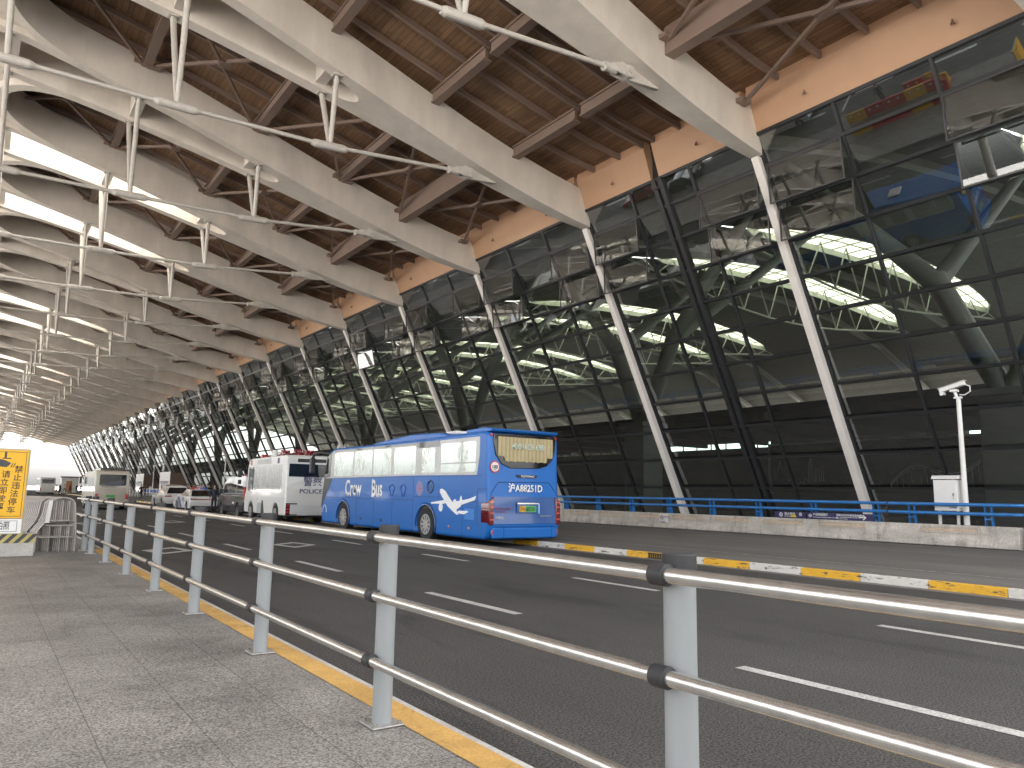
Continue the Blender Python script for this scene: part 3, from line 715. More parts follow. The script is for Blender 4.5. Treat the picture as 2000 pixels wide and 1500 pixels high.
for a, c in LY:
    o = MB(); a -= 9.35; c -= 9.35
    o.box(-.012, .03, a-.06, c+.06, .40, .415); o.box(-.012, .03, a-.06, c+.06, .565, .58); o.box(-.012, .03, a-.06, a-.045, .415, .565); o.box(-.012, .03, c+.045, c+.06, .415, .565)
    q = o.build('light_slot', SLOT, bw); box('lamp_strip', LAMP, q, -.004, .03, a, c, .46, .53)
w2 = thing('concrete_barrier_wall', 'dark stub of concrete wall just right of the wall end', 'wall', (24.5, 5.0, .13))
b = MB(); b.prism([(0, 0), (-.06, .02), (-.06, .12), (0, .3), (.02, .62), (.32, .62), (.36, 0)], 'y', 0, 4.1); b.build('wall_body', WALLC, w2, bevel=.02)
BLUE = mat('blue_rail_paint', (.025, .17, .47), .3, var=.12, scale=6, coat=.3)
def blue_rail(label, y0, y1, posts, curl):
    r = thing('blue_handrail', label, 'handrail', (24.62, (y0+y1)/2, .78), 0, 'blue rails on the concrete wall'); m = (y0+y1)/2
    for z in (.62, .35):
        b = MB(); pts = [(0, y1-m, z), (0, y0-m, z)]
        if curl: pts = [(0, y1-m, z), (0, y0-m, z)]
        b.tube(pts, .055, 12); b.build('tube', BLUE, r, smooth=True)
        if curl:
            b = MB(); b.tube([(0, y0-m-.005, z), (0, y0-m-.12, z), (.12, y0-m-.25, z+.0), (.35, y0-m-.3, z+.03)], .05, 10); b.build('elbow', BLUE, r, smooth=True)
    for y in posts:
        b = MB()
        for d in (-.09, .09):
            b.prism([(-.02, 0), (.16, 0), (.05, .66), (-.04, .66)], 'y', y-m+d-.008, y-m+d+.008)
        b.box(-.02, .06, y-m-.09, y-m+.09, .18, .22)
        b.build('post', BLUE, r)
blue_rail('blue two-tube handrail, the near stretch with the elbow end', 9.55, 13.2, [10.2, 12.45], True)
blue_rail('blue two-tube handrail, the long stretch running behind the blue bus', 13.26, 60, [13.65, 15.95, 18.3, 20.55, 22.9, 25.2, 27.5, 29.95, 32.3, 34.6, 37, 39.3, 41.6, 44, 46.3, 48.6, 51, 53.4, 55.8], False)
blue_rail('piece of blue handrail cut by the right edge of the photo', 5.2, 8.9, [8.6], False)
# chain with padlock joining the rails
ch = thing('lock_chain', 'black chain and padlock joining the two blue rails', 'chain', (24.55, 13.23, 1.1)); b = MB()
for i in range(7): b.cyl((-.02, .03*math.sin(i*2), .3-i*.045), (.02, .03*math.cos(i*2), .28-i*.045), .02, n=6)
b.build('links', BLK, ch); box('padlock', BLK, ch, -.03, .03, -.05, .03, -.1, 0)
# signs
NAVY = mat('navy_sign', (.035, .03, .1), .4); SW = mat('sign_letter_white', (.8, .8, .8), .5); SWY = mat('sign_yellow', (.6, .5, .03), .5)
def rsign(x, y0, y1, z0, z1, label, items, m=NAVY):
    s = thing('information_sign', label, 'sign', (x, (y0+y1)/2, z0)); c = (y0+y1)/2; h = z1-z0
    box('panel', m, s, 0, .03, y0-c, y1-c, 0, h)
    for txt, yy, zz, hh, ws in items: text(txt, hh, SW if m is NAVY else mat('sign_black', (.05, .05, .05), .5), s, 'lettering', (-.004, yy-c, zz-z0), (0, -1, 0), (0, 0, 1), wscale=ws, bold=.01)
    return s, c
def no_ring(s, y, z, r, m):
    b = MB(); n = 20
    o = [(math.cos(2*math.pi*i/n), math.sin(2*math.pi*i/n)) for i in range(n)]
    b.add([(-.006, y+a*r, z+c*r) for a, c in o]+[(-.006, y+a*r*.72, z+c*r*.72) for a, c in o], [(i, (i+1) % n, n+(i+1) % n, n+i) for i in range(n)])
    b.beam((-.006, y-r*.6, z-r*.6), (-.006, y+r*.6, z+r*.6), .002, r*.22, up=(0, 1, -1)); b.build('symbol', m, s)
    b = MB(); b.box(-.005, -.003, y-r*.5, y+r*.5, z-r*.12, z+r*.12); b.build('cigarette', m, s)
s, c = rsign(24.58, 16.25, 17.55, .785, 1.02, 'navy no-smoking sign standing on the wall under the blue rail, the shorter one', [('禁止吸烟', 17.12, .9, .08, 1), ('No Smoking', 17.12, .835, .045, 1)])
no_ring(s, 17.27-c, .12, .075, SW); no_ring(s, 16.45-c, .15, .06, SW)
b = MB(); b.prism([(16.9-c, .04), (16.72-c, .2), (16.62-c, .04)], 'x', -.006, -.003); b.build('warning_triangle', SWY, s)
s, c = rsign(24.58, 13.72, 16.2, .785, 1.02, 'long navy sign with white arrow standing on the wall under the blue rail', [('严禁跨越围栏', 15.95, .915, .07, 1), ('No Crossing, No Climbing, objects from height', 15.95, .84, .04, .9), ('请乘坐自动扶梯或直梯通过', 15.05, .925, .06, 1), ('Please use the overhead bridge to the other side', 15.05, .87, .035, .9), ('under terminal building', 15.05, .815, .035, .9)])
no_ring(s, 16.06-c, .12, .06, SW)
b = MB(); b.beam((-.006, 14.22-c, .11), (-.006, 13.98-c, .11), .002, .03, up=(0, 0, 1)); b.beam((-.006, 14.08-c, .19), (-.006, 13.97-c, .11), .002, .03); b.beam((-.006, 14.08-c, .03), (-.006, 13.97-c, .11), .002, .03); b.build('arrow', SW, s)
s, c = rsign(24.36, 22.72, 23.22, .38, .74, 'small white no-parking notice on the face of the concrete wall', [('禁止停车', 22.94, .6, .05, 1), ('No Parking', 23.18, .4, .05, .9)], mat('notice_white', (.72, .7, .7), .5))
no_ring(s, 23.07-c, .22, .1, mat('symbol_dark', (.2, .03, .05), .5))
# camera pole and control cabinet
cp = thing('security_camera_pole', 'white pole with boxy security camera behind the concrete wall', 'camera pole', (24.95, 10.95, .2))
b = MB(); b.cyl((0, 0, 0), (0, 0, 4.55), .085, .065, 20); b.build('pole', WHT, cp, smooth=True)
b = MB()
for a in range(4):
    d = Vector((math.cos(a*1.5708+.6), math.sin(a*1.5708+.6), 0)); b.add([d*.07+Vector((0, 0, .4)), d*.3+Vector((0, 0, .55-.5)), d*.3, d*.07], [(0, 1, 2, 3)])
b.box(-.22, .22, -.22, .22, -.0, .03); 
for v in []: pass
b.build('foot_gusset', WHT, cp)
b = MB(); b.box(-.07, .07, -.1, .12, 4.5, 4.56); b.cyl((0, .05, 4.55), (0, .1, 4.75), .05, n=10); b.box(-.09, .09, 0, .22, 4.72, 4.8); b.build('bracket', WHT, cp, bevel=.01)
cm = Matrix.Translation((0, .1, 4.9)) @ Matrix.Rotation(R(-14), 4, 'X')
b = MB(); b.box(-.09, .09, -.32, .45, -.06, .07, cm); b.box(-.11, .11, -.36, .48, .07, .09, cm); hs_ = b.build('camera_housing', WHT, cp, bevel=.015)
b = MB(); b.box(-.07, .07, .34, .46, -.16, -.06, cm); b.build('lamp_box', WHT, hs_)
b = MB(); b.box(-.06, .06, .451, .47, -.04, .05, cm); b.build('lens_window', BLK, hs_)
b = MB(); b.tube([(0, -.22, 4.93), (0, -.36, 4.86), (0, -.36, 4.7), (0, -.2, 4.6), (0, -.04, 4.62)], .02, 8); b.build('cable', WHT, cp, smooth=True)
cb = thing('control_cabinet', 'white metal control cabinet on two short legs beside the camera pole', 'cabinet', (24.95, 11.45, .2))
box('cabinet_body', WHT, cb, -.17, .22, -.34, .36, 1.0, 1.96, .01)
b = MB(); b.prism([(-.22, 1.985), (.27, 1.985), (.22, 2.1), (-.12, 2.1)], 'y', -.39, .41); b.build('rain_hood', WHT, cb, bevel=.01)
b = MB(); b.box(-.185, -.171, -.31, .33, 1.03, 1.93); dr = b.build('door', WHT, cb, bevel=.004)
b = MB(); b.box(-.2, -.186, -.25, -.22, 1.45, 1.55); b.cyl((-.2, -.235, 1.38), (-.186, -.235, 1.38), .015, n=8); b.build('latch', mat('latch', (.2, .2, .2), .4, .7), dr)
text('配电箱', .05, mat('sign_black', (.05, .05, .05), .5), dr, 'lettering', (-.188, -.1, 1.08), (0, -1, 0), (0, 0, 1))
for y in (-.25, .3): 
    b = MB(); b.cyl((.02, y, 0), (.02, y, 1.0), .05, n=12); b.build('leg', WHT, cb)
# ---------------- yellow warning sign on a concrete block ----------------
sg = thing('parking_warning_sign', 'yellow board with black Chinese characters on a striped concrete block', 'sign', (.3, 17.35, .15))
YEL = mat('sign_yellow_board', (.78, .42, .015), .45, var=.06, scale=1.2)
SBK = mat('sign_black', (.05, .05, .05), .5)
box('concrete_block', CONC, sg, -1.1, .72, 0, .5, 0, .43, .02)
b = MB(); b.box(-1.1, .715, -.004, .0, .26, .43); b.build('hazard_band', mat('hazard_yellow', (.45, .38, .14), .7, var=.2), sg)
b = MB()
for i in range(11):
    x = -1.12+i*.165; b.prism([(x, .262), (x+.085, .262), (x+.235, .428), (x+.15, .428)], 'y', -.008, -.003)
b.build('hazard_stripe', SBK, sg)
box('post_frame', mat('sign_frame', (.42, .36, .24), .5), sg, -1.1, .5, .02, .1, .43, 2.05)
bd = box('yellow_board', YEL, sg, -1.06, .47, -.002, .02, .73, 2.02)
b = MB()
for a in ((-1.04, .44, .76, .768), (-1.04, .44, 1.98, 1.988), (.432, .44, .768, 1.98)): b.box(a[0], a[1], -.006, -.002, a[2], a[3])
b.build('border', SBK, bd)
wb = box('white_board', WHT, sg, -1.06, .47, -.002, .02, .44, .71)
b = MB()
for a in ((-1.04, .4, .475, .482), (-1.04, .4, .672, .679), (.393, .4, .482, .672)): b.box(a[0], a[1], -.006, -.002, a[2], a[3])
b.build('border', SBK, wb)
def vtext(s, x, ztop, h, step, m=SBK):
    for i, chh in enumerate(s):
        text(chh, h, m, bd, 'lettering', (x+i*-.012, -.006, ztop-h-i*step), (1, 0, 0), (0, 0, 1), bold=.006, ext=.001)
vtext('禁止违法停车', .26, 1.71, .105, .155); vtext('请立即驶离', .06, 1.61, .105, .152); vtext('电子警察监控', -.12, 1.61, .105, .152)
text('三分钟  自动拍照', .12, SBK, wb, 'lettering', (-.5, -.006, .525), (1, 0, 0), (0, 0, 1), wscale=.62, bold=.005, ext=.001)
b = MB(); b.box(-.2, -.165, -.006, -.003, 1.86, 1.97); b.prism([(-.22, 1.84), (-.23, 1.86), (-.1, 1.86), (-.08, 1.84)], 'y', -.006, -.003)
b.prism([(-.62, 1.9), (-.2, 1.82), (-.08, 1.76), (-.15, 1.68), (-.5, 1.72), (-.66, 1.78)], 'y', -.006, -.003)
for i in range(2): b.prism([(-.06+i*.04, 1.76), (-.09+i*.035, 1.68), (-.075+i*.035, 1.68), (-.045+i*.04, 1.76)], 'y', -.006, -.003)
b.v = [(p[0]+.28, p[1], p[2]+.01) for p in b.v]; b.build('camera_symbol', SBK, bd)
# ---------------- stack of nested crowd barriers ----------------
GB = mat('barrier_steel', (.48, .44, .41), .38, .35, var=.15, scale=5)
def crowd_barrier(label):
    """curved-leg steel barrier, 1.6 m long along x, seen end-on it bulges out like a bench leg"""
    r = thing('crowd_barrier', label, 'crowd barrier', (0, 0, 0), 0, 'crowd barriers nested in a stack')
    b = MB(); n = 12
    arch = [(-.44, 0)]+[(-.42, .45), (-.3, .62), (-.24, .8), (-.22, 1.0)]+[(-.22+.22*(1-math.cos(a)), 1.0+.14*math.sin(a)) for a in np.linspace(.2, math.pi-.2, 8)]+[(.22, 1.0), (.24, .8), (.26, .6), (.28, .4), (.28, 0)]
    b.tube([(p[0], 0, p[1]) for p in arch], .019, 7); b.build('frame', GB, r, smooth=True)
    b = MB()
    for z in (.66, .56, .32): b.cyl((-.26 if z > .5 else -.38, 0, z), (.25, 0, z), .015, n=6)
    for x in (-.12, 0, .12): b.cyl((x, 0, .66), (x, 0, 1.08), .011, n=6)
    for x in (-.2, 0, .15): b.cyl((x, 0, 0.02), (x, 0, .56), .011, n=6)
    b.build('bars', GB, r)
    return r
c0 = crowd_barrier('curved steel crowd barrier at the front of the nested stack')
c0.location = (1.52, 18.45, .12)
for i in range(1, 34):
    c = copy_tree(c0); c.location = (1.52-.028*i+ (.0 if i < 4 else -.05), 18.45+i*.085, .12)
    c['label'] = 'curved steel crowd barrier nested behind the front one in the stack'
# light strip plate on the near leg
c = thing('barrier_end_plate', 'white plastic strip hanging on the front crowd barrier', 'strip', (1.2, 18.4, .12)); b = MB()
b.prism([(.02, .62), (.1, .62), (.13, 1.08), (.06, 1.08)], 'y', -.01, .01); b.build('plate', WHT, c)
# ---------------- far queue barrier, bollards, camera poles ----------------
qb = thing('queue_barrier', 'blue and white queue barrier on the far pavement behind the white cars', 'barrier', (24.2, 135, .2)); b = MB()
for z in (.35, 1.0): b.box(-.04, .04, -9, 14, z, z+.1)
for y in range(-9, 15, 3): b.box(-.05, .05, y-.05, y+.05, 0, 1.1)
b.build('frame', WHT, qb); box('blue_panel', mat('blue_banner', (.04, .08, .35), .6), qb, -.02, .02, -9, 14, .55, .9)
bo = MB(); bo.cyl((0, 0, 0), (0, 0, .95), .1, n=10); bl = bo.build('bollard', WHT); bl.location = (18.4, 125, .13)
tag(bl, 'white bollard, one of the row on the far lane', 'bollard', 'row of white bollards on the far lane')
for i in range(1, 6):
    c = bl.copy(); COL.objects.link(c); c.location = (18.4+i*.36, 125, .13)
fp = copy_tree(cp); fp.location = (24.6, 95.5, .2); fp['label'] = 'distant white security camera pole left of the dark van'
fp = copy_tree(cp); fp.location = (24.4, 140, .2); fp['label'] = 'distant white security camera pole between the two brown vestibules'
wc = copy_tree(cb); wc.location = (24.3, 141, -.4); wc['label'] = 'distant grey box at the foot of the far camera pole'
# glass wind screen shelter far away
kb = thing('information_kiosk', 'pale kiosk with orange panel beside the far white coach', 'kiosk', (16.5, 190, 0))
box('kiosk_body', WHT, kb, -1.6, 1.6, 0, 2, 0, 3.4, .05); box('orange_panel', mat('orange_panel', (.5, .25, .12), .5), kb, -.7, .4, -.05, -.005, .3, 2.6); box('kiosk_roof', GREYF, kb, -1.8, 1.8, -.2, 2.2, 3.41, 3.6)
db = thing('distant_building', 'pale low building on the horizon beyond the road', 'building', (75, 520, 0))
box('block', mat('pale_facade', (.5, .5, .5), .7), db, -14, 14, 0, 20, 0, 9); b = MB()
for i in range(12): b.box(-13+i*2.2, -11.6+i*2.2, -.1, -.01, 4, 6.5)
b.build('window_row', GREYF, db)
# ---------------- vehicles (local: x across, y forward from the rear bumper, z up) ----------------
def wglass(name, col=(.02, .022, .024), rough=.03): return mat(name, col, rough, var=.1, spec=.9, coat=1)
CG = wglass('car_glass'); WG = mat('window_bright', (.78, .86, .82), .04, .72, var=.1, scale=1.5, bump=.35, bscale=2.2)
def arch_profile(L, H, zb_, wheels, r, top):
    """side outline with wheel arches; top = list of (y,z) from front bottom round to the rear bottom"""
    pts = [(0, zb_)]
    for wy in sorted(wheels):
        for a in np.linspace(math.pi, 0, 13): pts.append((wy+r*math.cos(a), max(zb_, .3+(r)*math.sin(a)*1.0) if 0 < a < math.pi else zb_))
    pts += top
    return pts
def wheel(parent, x, y, r, w, side, hub=ALU, spokes=10):
    b = MB(); b.cyl((x, y, r), (x+side*w, y, r), r, n=32); wv = b.build('wheel', TYRE, parent, bevel=.03)
    b = MB(); xo = x-side*.004
    b.cyl((xo, y, r), (xo+side*.05, y, r), r*.62, r*.6, 28); b.build('rim', mat('rim_dark', (.12, .12, .12), .4, .5), wv, smooth=True)
    b = MB(); b.cyl((xo-side*.012, y, r), (xo, y, r), r*.24, n=16)
    for k in range(spokes):
        a = 2*math.pi*k/spokes; d = Vector((0, math.cos(a), math.sin(a))); p = Vector((xo-side*.006, y, r))
        b.beam(p+d*r*.22, p+d*r*.6, .012, r*.12, up=d.cross(Vector((1, 0, 0))))
    n = 28; ro, rin = r*.64, r*.56
    vs = [(xo-side*.01, y+ro*math.cos(2*math.pi*i/n), r+ro*math.sin(2*math.pi*i/n)) for i in range(n)]+[(xo-side*.01, y+rin*math.cos(2*math.pi*i/n), r+rin*math.sin(2*math.pi*i/n)) for i in range(n)]
    b.add(vs, [(i, (i+1) % n, n+(i+1) % n, n+i) for i in range(n)]); b.build('hub_cap', hub, wv)
    return wv
def body_prism(parent, m, prof, w, bevel=.1, name='body'):
    b = MB(); b.prism(prof, 'x', -w/2, w/2); return b.build(name, m, parent, bevel=bevel, seg=3)
def floorpan(parent, w, L, z0, z1): return box('underbody', BLK, parent, -w/2+.25, w/2-.25, .3, L-.3, z0, z1)
def side_panels(parent, name, m, w, items, sides=(-1, 1), t=.008, bev=0):
    for s in sides:
        for it in items:
            b = MB(); x = s*w/2; b.prism(it, 'x', x-s*.01, x+s*t); b.build(name, m, parent, bevel=bev)
def q(y0, y1, z0, z1): return [(y0, z0), (y1, z0), (y1, z1), (y0, z1)]
def rq(y0, y1, z0, z1, r=.06):
    o = []
    for cy, cz, a0 in ((y0+r, z0+r, 180), (y1-r, z0+r, 270), (y1-r, z1-r, 0), (y0+r, z1-r, 90)):
        for k in range(5): a = R(a0+k*22.5); o.append((cy+r*math.cos(a), cz+r*math.sin(a)))
    return o
def arch_fill(parent, w, wheels, r):
    for wy in wheels: box('wheel_well', BLK, parent, -w/2+.02, w/2-.02, wy-r-.01, wy+r+.01, .42, .3+r+.08)
# ---- blue crew coach ----
crew = thing('crew_bus', 'blue crew coach with white plane graphic, its rear towards the viewer', 'bus', (11.7+1.275, 17.7, 0))
BB = mat('bus_blue', (.012, .135, .47), .3, var=.05, scale=.6, spec=.35, coat=.2); BBD = mat('bus_blue_dark', (.018, .085, .29), .25, var=.05, coat=.7)
w, L, H = 2.55, 12.4, 3.28
SEAM = mat('panel_seam', (.012, .05, .16), .5)
wa = [3.52, 10.12]
def parch(wheels, r, cz, zb_):
    pts = [(0.12, zb_)]
    for wy in sorted(wheels):
        a0 = math.asin(max(-1, (zb_-cz)/r)) if cz > zb_ else 0
        for a in np.linspace(math.pi+abs(a0), -abs(a0), 17): pts.append((wy+r*math.cos(a), cz+r*math.sin(a)))
    return pts
prof = parch(wa, .63, .47, .2)+[(12.3, .22), (12.42, .55), (12.4, 1.1), (12.25, 1.9), (11.95, 2.8), (11.7, 3.1), (11.35, 3.2), (8.2, 3.2), (4, 3.22), (.35, H), (.05, 3.24), (0, 3.0), (0, 2.2), (-.06, 1.2), (-.1, .62), (-.04, .3)]
bd = body_prism(crew, BB, prof, w, .14)
b = MB(); b.prism([(.5, 3.27), (2.6, 3.3), (3.4, 3.42), (5.4, 3.46), (8.2, 3.3), (8.5, 3.15), (.5, 3.15)], 'x', -.95, .95); b.build('roof_unit', BB, crew, bevel=.06)
b = MB(); b.box(-.35, .35, 3.3, 4.0, 3.4, 3.52); b.build('roof_hatch', WHT, crew, bevel=.05)
b = MB(); b.prism([(-.04, 3.25), (-.1, 3.33), (.3, 3.39), (1.3, 3.36), (1.3, 3.25)], 'x', -1.2, 1.2); b.build('rear_spoiler', BB, crew, bevel=.03)
# side glazing band
BAND = mat('window_pillar', (.5, .5, .5), .3, var=.1, coat=.5)
band = [(.55, 2.02), (4.22, 2.04), (11.5, 2.0), (12.08, 2.0), (11.75, 2.9), (11.3, 3.08), (.42, 3.12), (.42, 2.6)]
for s in (-1, 1):
    b = MB(); b.prism(band, 'x', s*w/2-s*.02, s*(w/2+.004)); sb = b.build('window_band', BAND, crew)
    for it in ([rq(.6, 1.34, 2.4, 3.0)], [rq(1.42, 2.62, 2.4, 3.0)], [rq(.6, 2.62, 2.1, 2.36)], [rq(3.0, 3.85, 2.1, 2.9)], [rq(4.28, 5.85, 2.09, 3.0)], [rq(6.08, 7.5, 2.09, 3.0)], [rq(7.62, 9.2, 2.09, 3.0)], [rq(9.33, 11.2, 2.07, 3.0)]):
        b = MB(); b.prism(it[0], 'x', s*(w/2+.002), s*(w/2+.012)); b.build('side_window', WG, crew)
b = MB()
for a in ((2.72, 4.22, 2.93, 3.11), (4.22, 11.2, 3.04, 3.11)): b.box(-w/2-.008, -w/2-.002, *a)
b.build('header_strip', CG, crew)
# panel seams on the visible side
b = MB()
def vline(y, z0, z1): b.box(-w/2-.003, -w/2+.01, y-.008, y+.008, z0, z1)
def hline(y0, y1, z): b.box(-w/2-.003, -w/2+.01, y0, y1, z-.008, z+.008)
hline(.45, 2.78, 1.24); hline(4.28, 11.9, 1.24); hline(.3, 12, 2.0); vline(1.3, .2, 1.24); vline(5.9, .2, 1.24); vline(7.4, .2, 1.24); vline(8.9, .2, 1.24); vline(4.4, .2, 2.0); vline(2.72, 1.3, 2.0); hline(2.72, 4.4, 1.36); vline(.5, .62, 1.62); hline(0, .5, 1.62)
b.build('panel_seams', SEAM, crew)
b = MB()
for i in range(9): b.box(-w/2-.006, -w/2, .68+i*.055, .7+i*.055, .74, 1.05)
for i in range(6): b.box(-w/2-.007, -w/2, .66, 1.17, .76+i*.055, .77+i*.055)
b.build('engine_grille', mat('grille_blue', (.1, .33, .75), .4), crew)
for wy in wa:
    box('wheel_well', BLK, crew, -w/2+.06, w/2-.06, wy-.66, wy+.66, .4, 1.16)
    for s in (-1, 1): wheel(crew, s*(w/2-.02), wy, .5, .3, -s, ALU)
    b = MB(); pts = [(-w/2-.012, wy+.65*math.cos(a), .47+.65*math.sin(a)) for a in np.linspace(math.pi+.3, -.3, 18)]; b.tube(pts, .018, 6); b.build('arch_trim', BBD, crew)
floorpan(crew, w, L, .3, .5)
# writing and graphics on the side
GW = mat('graphic_white', (.85, .86, .88), .35)
SF = Vector((-w/2-.012, 0, 0))
def btxt(s, y, z, h, **k): return text(s, h, GW, crew, 'lettering', (-w/2-.006, y, z), (0, -1, 0), (0, 0, 1), **k)
btxt('Crew', 10.0, 1.33, .6, wscale=.78, bold=.03); btxt('Bus', 7.62, 1.33, .6, wscale=.76, bold=.03)
b = MB()
_pn = [0]
def pl(pts):
    _pn[0] += 1; b.prism(pts, 'x', -w/2-.008-.0012*_pn[0], -w/2-.004)
pl([(2.62, 1.6), (2.5, 1.62), (2.3, 1.55), (1.98, 1.3), (1.7, 1.12), (1.62, .98), (1.5, .86), (1.62, .86), (1.85, .96), (2.15, 1.1), (2.5, 1.38), (2.64, 1.52)])
pl([(2.02, 1.22), (2.4, 1.16), (3.15, 1.15), (3.2, 1.19), (2.9, 1.22), (2.1, 1.3)]); pl([(1.95, 1.2), (1.6, 1.25), (.95, 1.33), (.55, 1.42), (.62, 1.3), (1.3, 1.16), (1.8, 1.08)])
pl([(1.62, 1.0), (1.38, 1.1), (1.3, 1.25), (1.36, 1.42), (1.42, 1.38), (1.45, 1.22), (1.7, 1.08)]); pl([(1.6, .9), (1.2, .88), (.95, .95), (1.0, .98), (1.5, .98)])
for cy, cz, rx, rz in ((2.55, 1.05, .12, .13), (1.72, 1.2, .1, .11)): pl([(cy+rx*math.cos(a), cz+rz*math.sin(a)) for a in np.linspace(0, 2*math.pi, 14)[:-1]])
b.build('plane_graphic', GW, crew)
b = MB()
pl2 = [(-w/2-.008, 3.25+.18*math.cos(a), 1.68+.18*math.sin(a)) for a in np.linspace(0, 2*math.pi, 24)]
b.tube(pl2, .035, 6); b.cyl((-w/2-.01, 3.25, 1.68), (-w/2-.003, 3.25, 1.68), .06, n=14); b.build('fuel_flap_emblem', mat('emblem_dark', (.06, .1, .2), .4), crew)
b = MB(); b.cyl((-w/2-.007, 3.95, 1.62), (-w/2-.003, 3.95, 1.62), .24, n=24); b.build('round_sticker', mat('faded_sticker', (.22, .2, .4), .4), crew)
b = MB(); b.box(-w/2-.008, -w/2-.005, 3.8, 4.1, 1.6, 1.64); b.build('sticker_bar', mat('sticker_red', (.35, .1, .15), .4), crew)
b = MB()
for cy in (5.1, 5.95):
    pts = [(-w/2-.008, cy+.16*math.cos(a)*(1+.3*math.sin(3*a)), 1.55+.2*math.sin(a)) for a in np.linspace(0, 2*math.pi, 30)]; b.tube(pts, .012, 5)
b.build('blue_doodle', mat('doodle_blue', (.03, .07, .3), .4), crew)
b = MB(); b.tube([(-w/2-.008, 12.02+.2*math.cos(a), .62+.3*math.sin(a)) for a in np.linspace(0, math.pi, 14)], .012, 5); b.build('arc_emblem', GW, crew)
for y in (9.6-.95+.0, 7.05-.1): 
    b = MB(); b.cyl((-w/2-.012, y-.2, .5), (-w/2, y-.2, .5), .055, n=14); b.build('flap_lock', BLK, crew)
for y in (2.05, .92):
    b = MB(); b.box(-w/2-.012, -w/2, y-.04, y+.04, .47, .53); b.build('side_marker', mat('amber', (.6, .25, .1), .3), crew)
# rear face
def R_(b, x0, x1, z0, z1, y=-.0, t=.02): b.box(x0-1.275, x1-1.275, y-t, y, z0, z1)
RW = [(.2, 3.2), (2.36, 3.22), (2.42, 3.1), (2.4, 2.75), (2.3, 2.5), (2.1, 2.32), (1.8, 2.24), (.78, 2.22), (.45, 2.34), (.25, 2.6), (.16, 3.0)]
b = MB(); b.prism([(x-1.275, z) for x, z in RW], 'y', -.03, .05); rwf = b.build('rear_window', mat('black_glass_border', (.006, .006, .007), .06, coat=1), crew, bevel=.02)
b = MB(); n = 64; CUR = mat('curtain_beige', (.42, .35, .2), .8, var=.1, scale=3)
vs = []
for i in range(n+1):
    x = .31+1.98*i/n; u = i/n
    zbm = 2.42+.0*u+(.0 if .12 < u < .9 else .14)
    yy = -.045+.012*math.sin(i*2*math.pi/4.4)
    vs += [(x-1.275, yy, zbm+.03*math.sin(i*.9)*.3), (x-1.275, yy, 3.12)]
b.add(vs, [(2*i, 2*i+2, 2*i+3, 2*i+1) for i in range(n)]); cu = b.build('curtain', CUR, rwf, smooth=False)
text('4001659 698', .17, mat('window_lettering', (.6, .75, .7), .4), crew, 'lettering', (.78-1.275, -.075, 2.78), (1, 0, 0), (0, 0, 1), wscale=.95, bold=.005)
def gp(b, pts, y=-.02): b.prism([(x-1.275, z) for x, z in pts], 'y', y-.006, y+.03)
b = MB(); hb = [(.1, .62), (.1, 1.5), (.35, 1.82), (2.17, 1.84), (2.46, 1.5), (2.46, .62)]
b.tube([(x-1.275, -.03-.03*(1.8-z)*.9, z) for x, z in hb], .012, 5); b.build('hatch_seam', SEAM, crew)
b = MB(); gp(b, [(.12, .64), (.12, 1.48), (.36, 1.78), (2.16, 1.8), (2.43, 1.48), (2.43, .64)], -.0)
b.v = [(x, y-.11*(1.9-z)/1.3, z) for x, y, z in b.v]; b.build('engine_hatch', BBD, crew, bevel=.012)
yh = lambda z: -.024-.11*(1.9-z)/1.3
text('沪A88251D', .2, GW, crew, 'lettering', (.68-1.275, yh(1.65)-.02, 1.56), (1, 0, 0), (0, 0, 1), wscale=.9, bold=.03)
b = MB(); gp(b, [(.97, 2.04), (1.74, 2.04), (1.68, 1.96), (1.04, 1.96)], -.035); b.build('badge_plate', BLK, crew)
text('YUTONG', .055, GW, crew, 'badge_lettering', (1.12-1.275, -.062, 1.975), (1, 0, 0), (0, 0, 1), wscale=1.5, bold=.02)
# plate
pz = 1.07; yp = yh(pz)-.03
b = MB(); b.box(-.31, .46, yp-.0, yp+.03, .95, 1.22); b.build('plate_recess', BBD, crew)
b = MB(); b.box(-.32, .46, yp-.03, yp+.02, 1.2, 1.25); b.build('handle_bar', CHR, crew, bevel=.01)
b = MB(); b.box(.43, .47, yp-.03, yp, .94, 1.2); b.build('side_guard', mat('pale_strip', (.3, .5, .8), .4), crew)
b = MB(); b.box(-.24, .36, yp-.012, yp, .985, 1.155); pl_ = b.build('number_plate', mat('plate_green', (.08, .4, .1), .5), crew)
b = MB(); b.box(-.24, -.03, yp-.016, yp-.012, .985, 1.155); b.build('plate_yellow_part', mat('plate_yellow', (.7, .36, .04), .5), pl_)
text('沪A·88251D', .11, SBK, pl_, 'lettering', (-.225, yp-.018, 1.015), (1, 0, 0), (0, 0, 1), wscale=.7, bold=.01)
b = MB(); n = 26; zc, xc_ = 2.25, .23-1.275
def disc(r, y, m, nm): 
    b = MB(); b.cyl((xc_, y, zc), (xc_, y+.01, zc), r, n=28); return b.build(nm, m, crew)
disc(.17, -.03, mat('ring_red', (.5, .04, .04), .4), 'speed_limit_ring'); disc(.135, -.036, WHT, 'speed_limit_disc')
text('100', .1, SBK, crew, 'lettering', (xc_-.115, -.042, zc-.05), (1, 0, 0), (0, 0, 1), bold=.03, wscale=1.0); text('km/h', .035, SBK, crew, 'lettering', (xc_-.05, -.042, zc-.1), (1, 0, 0), (0, 0, 1), bold=.01)
RT = mat('faded_red_text', (.25, .05, .1), .5)
text('紧急出口 请勿靠近', .055, RT, crew, 'lettering', (.22-1.275, yh(1.05)-.02, 1.05), (1, 0, 0), (0, 0, 1), wscale=.9); text('EMERGENCY', .045, RT, crew, 'lettering', (.25-1.275, yh(.98)-.02, .97), (1, 0, 0), (0, 0, 1))
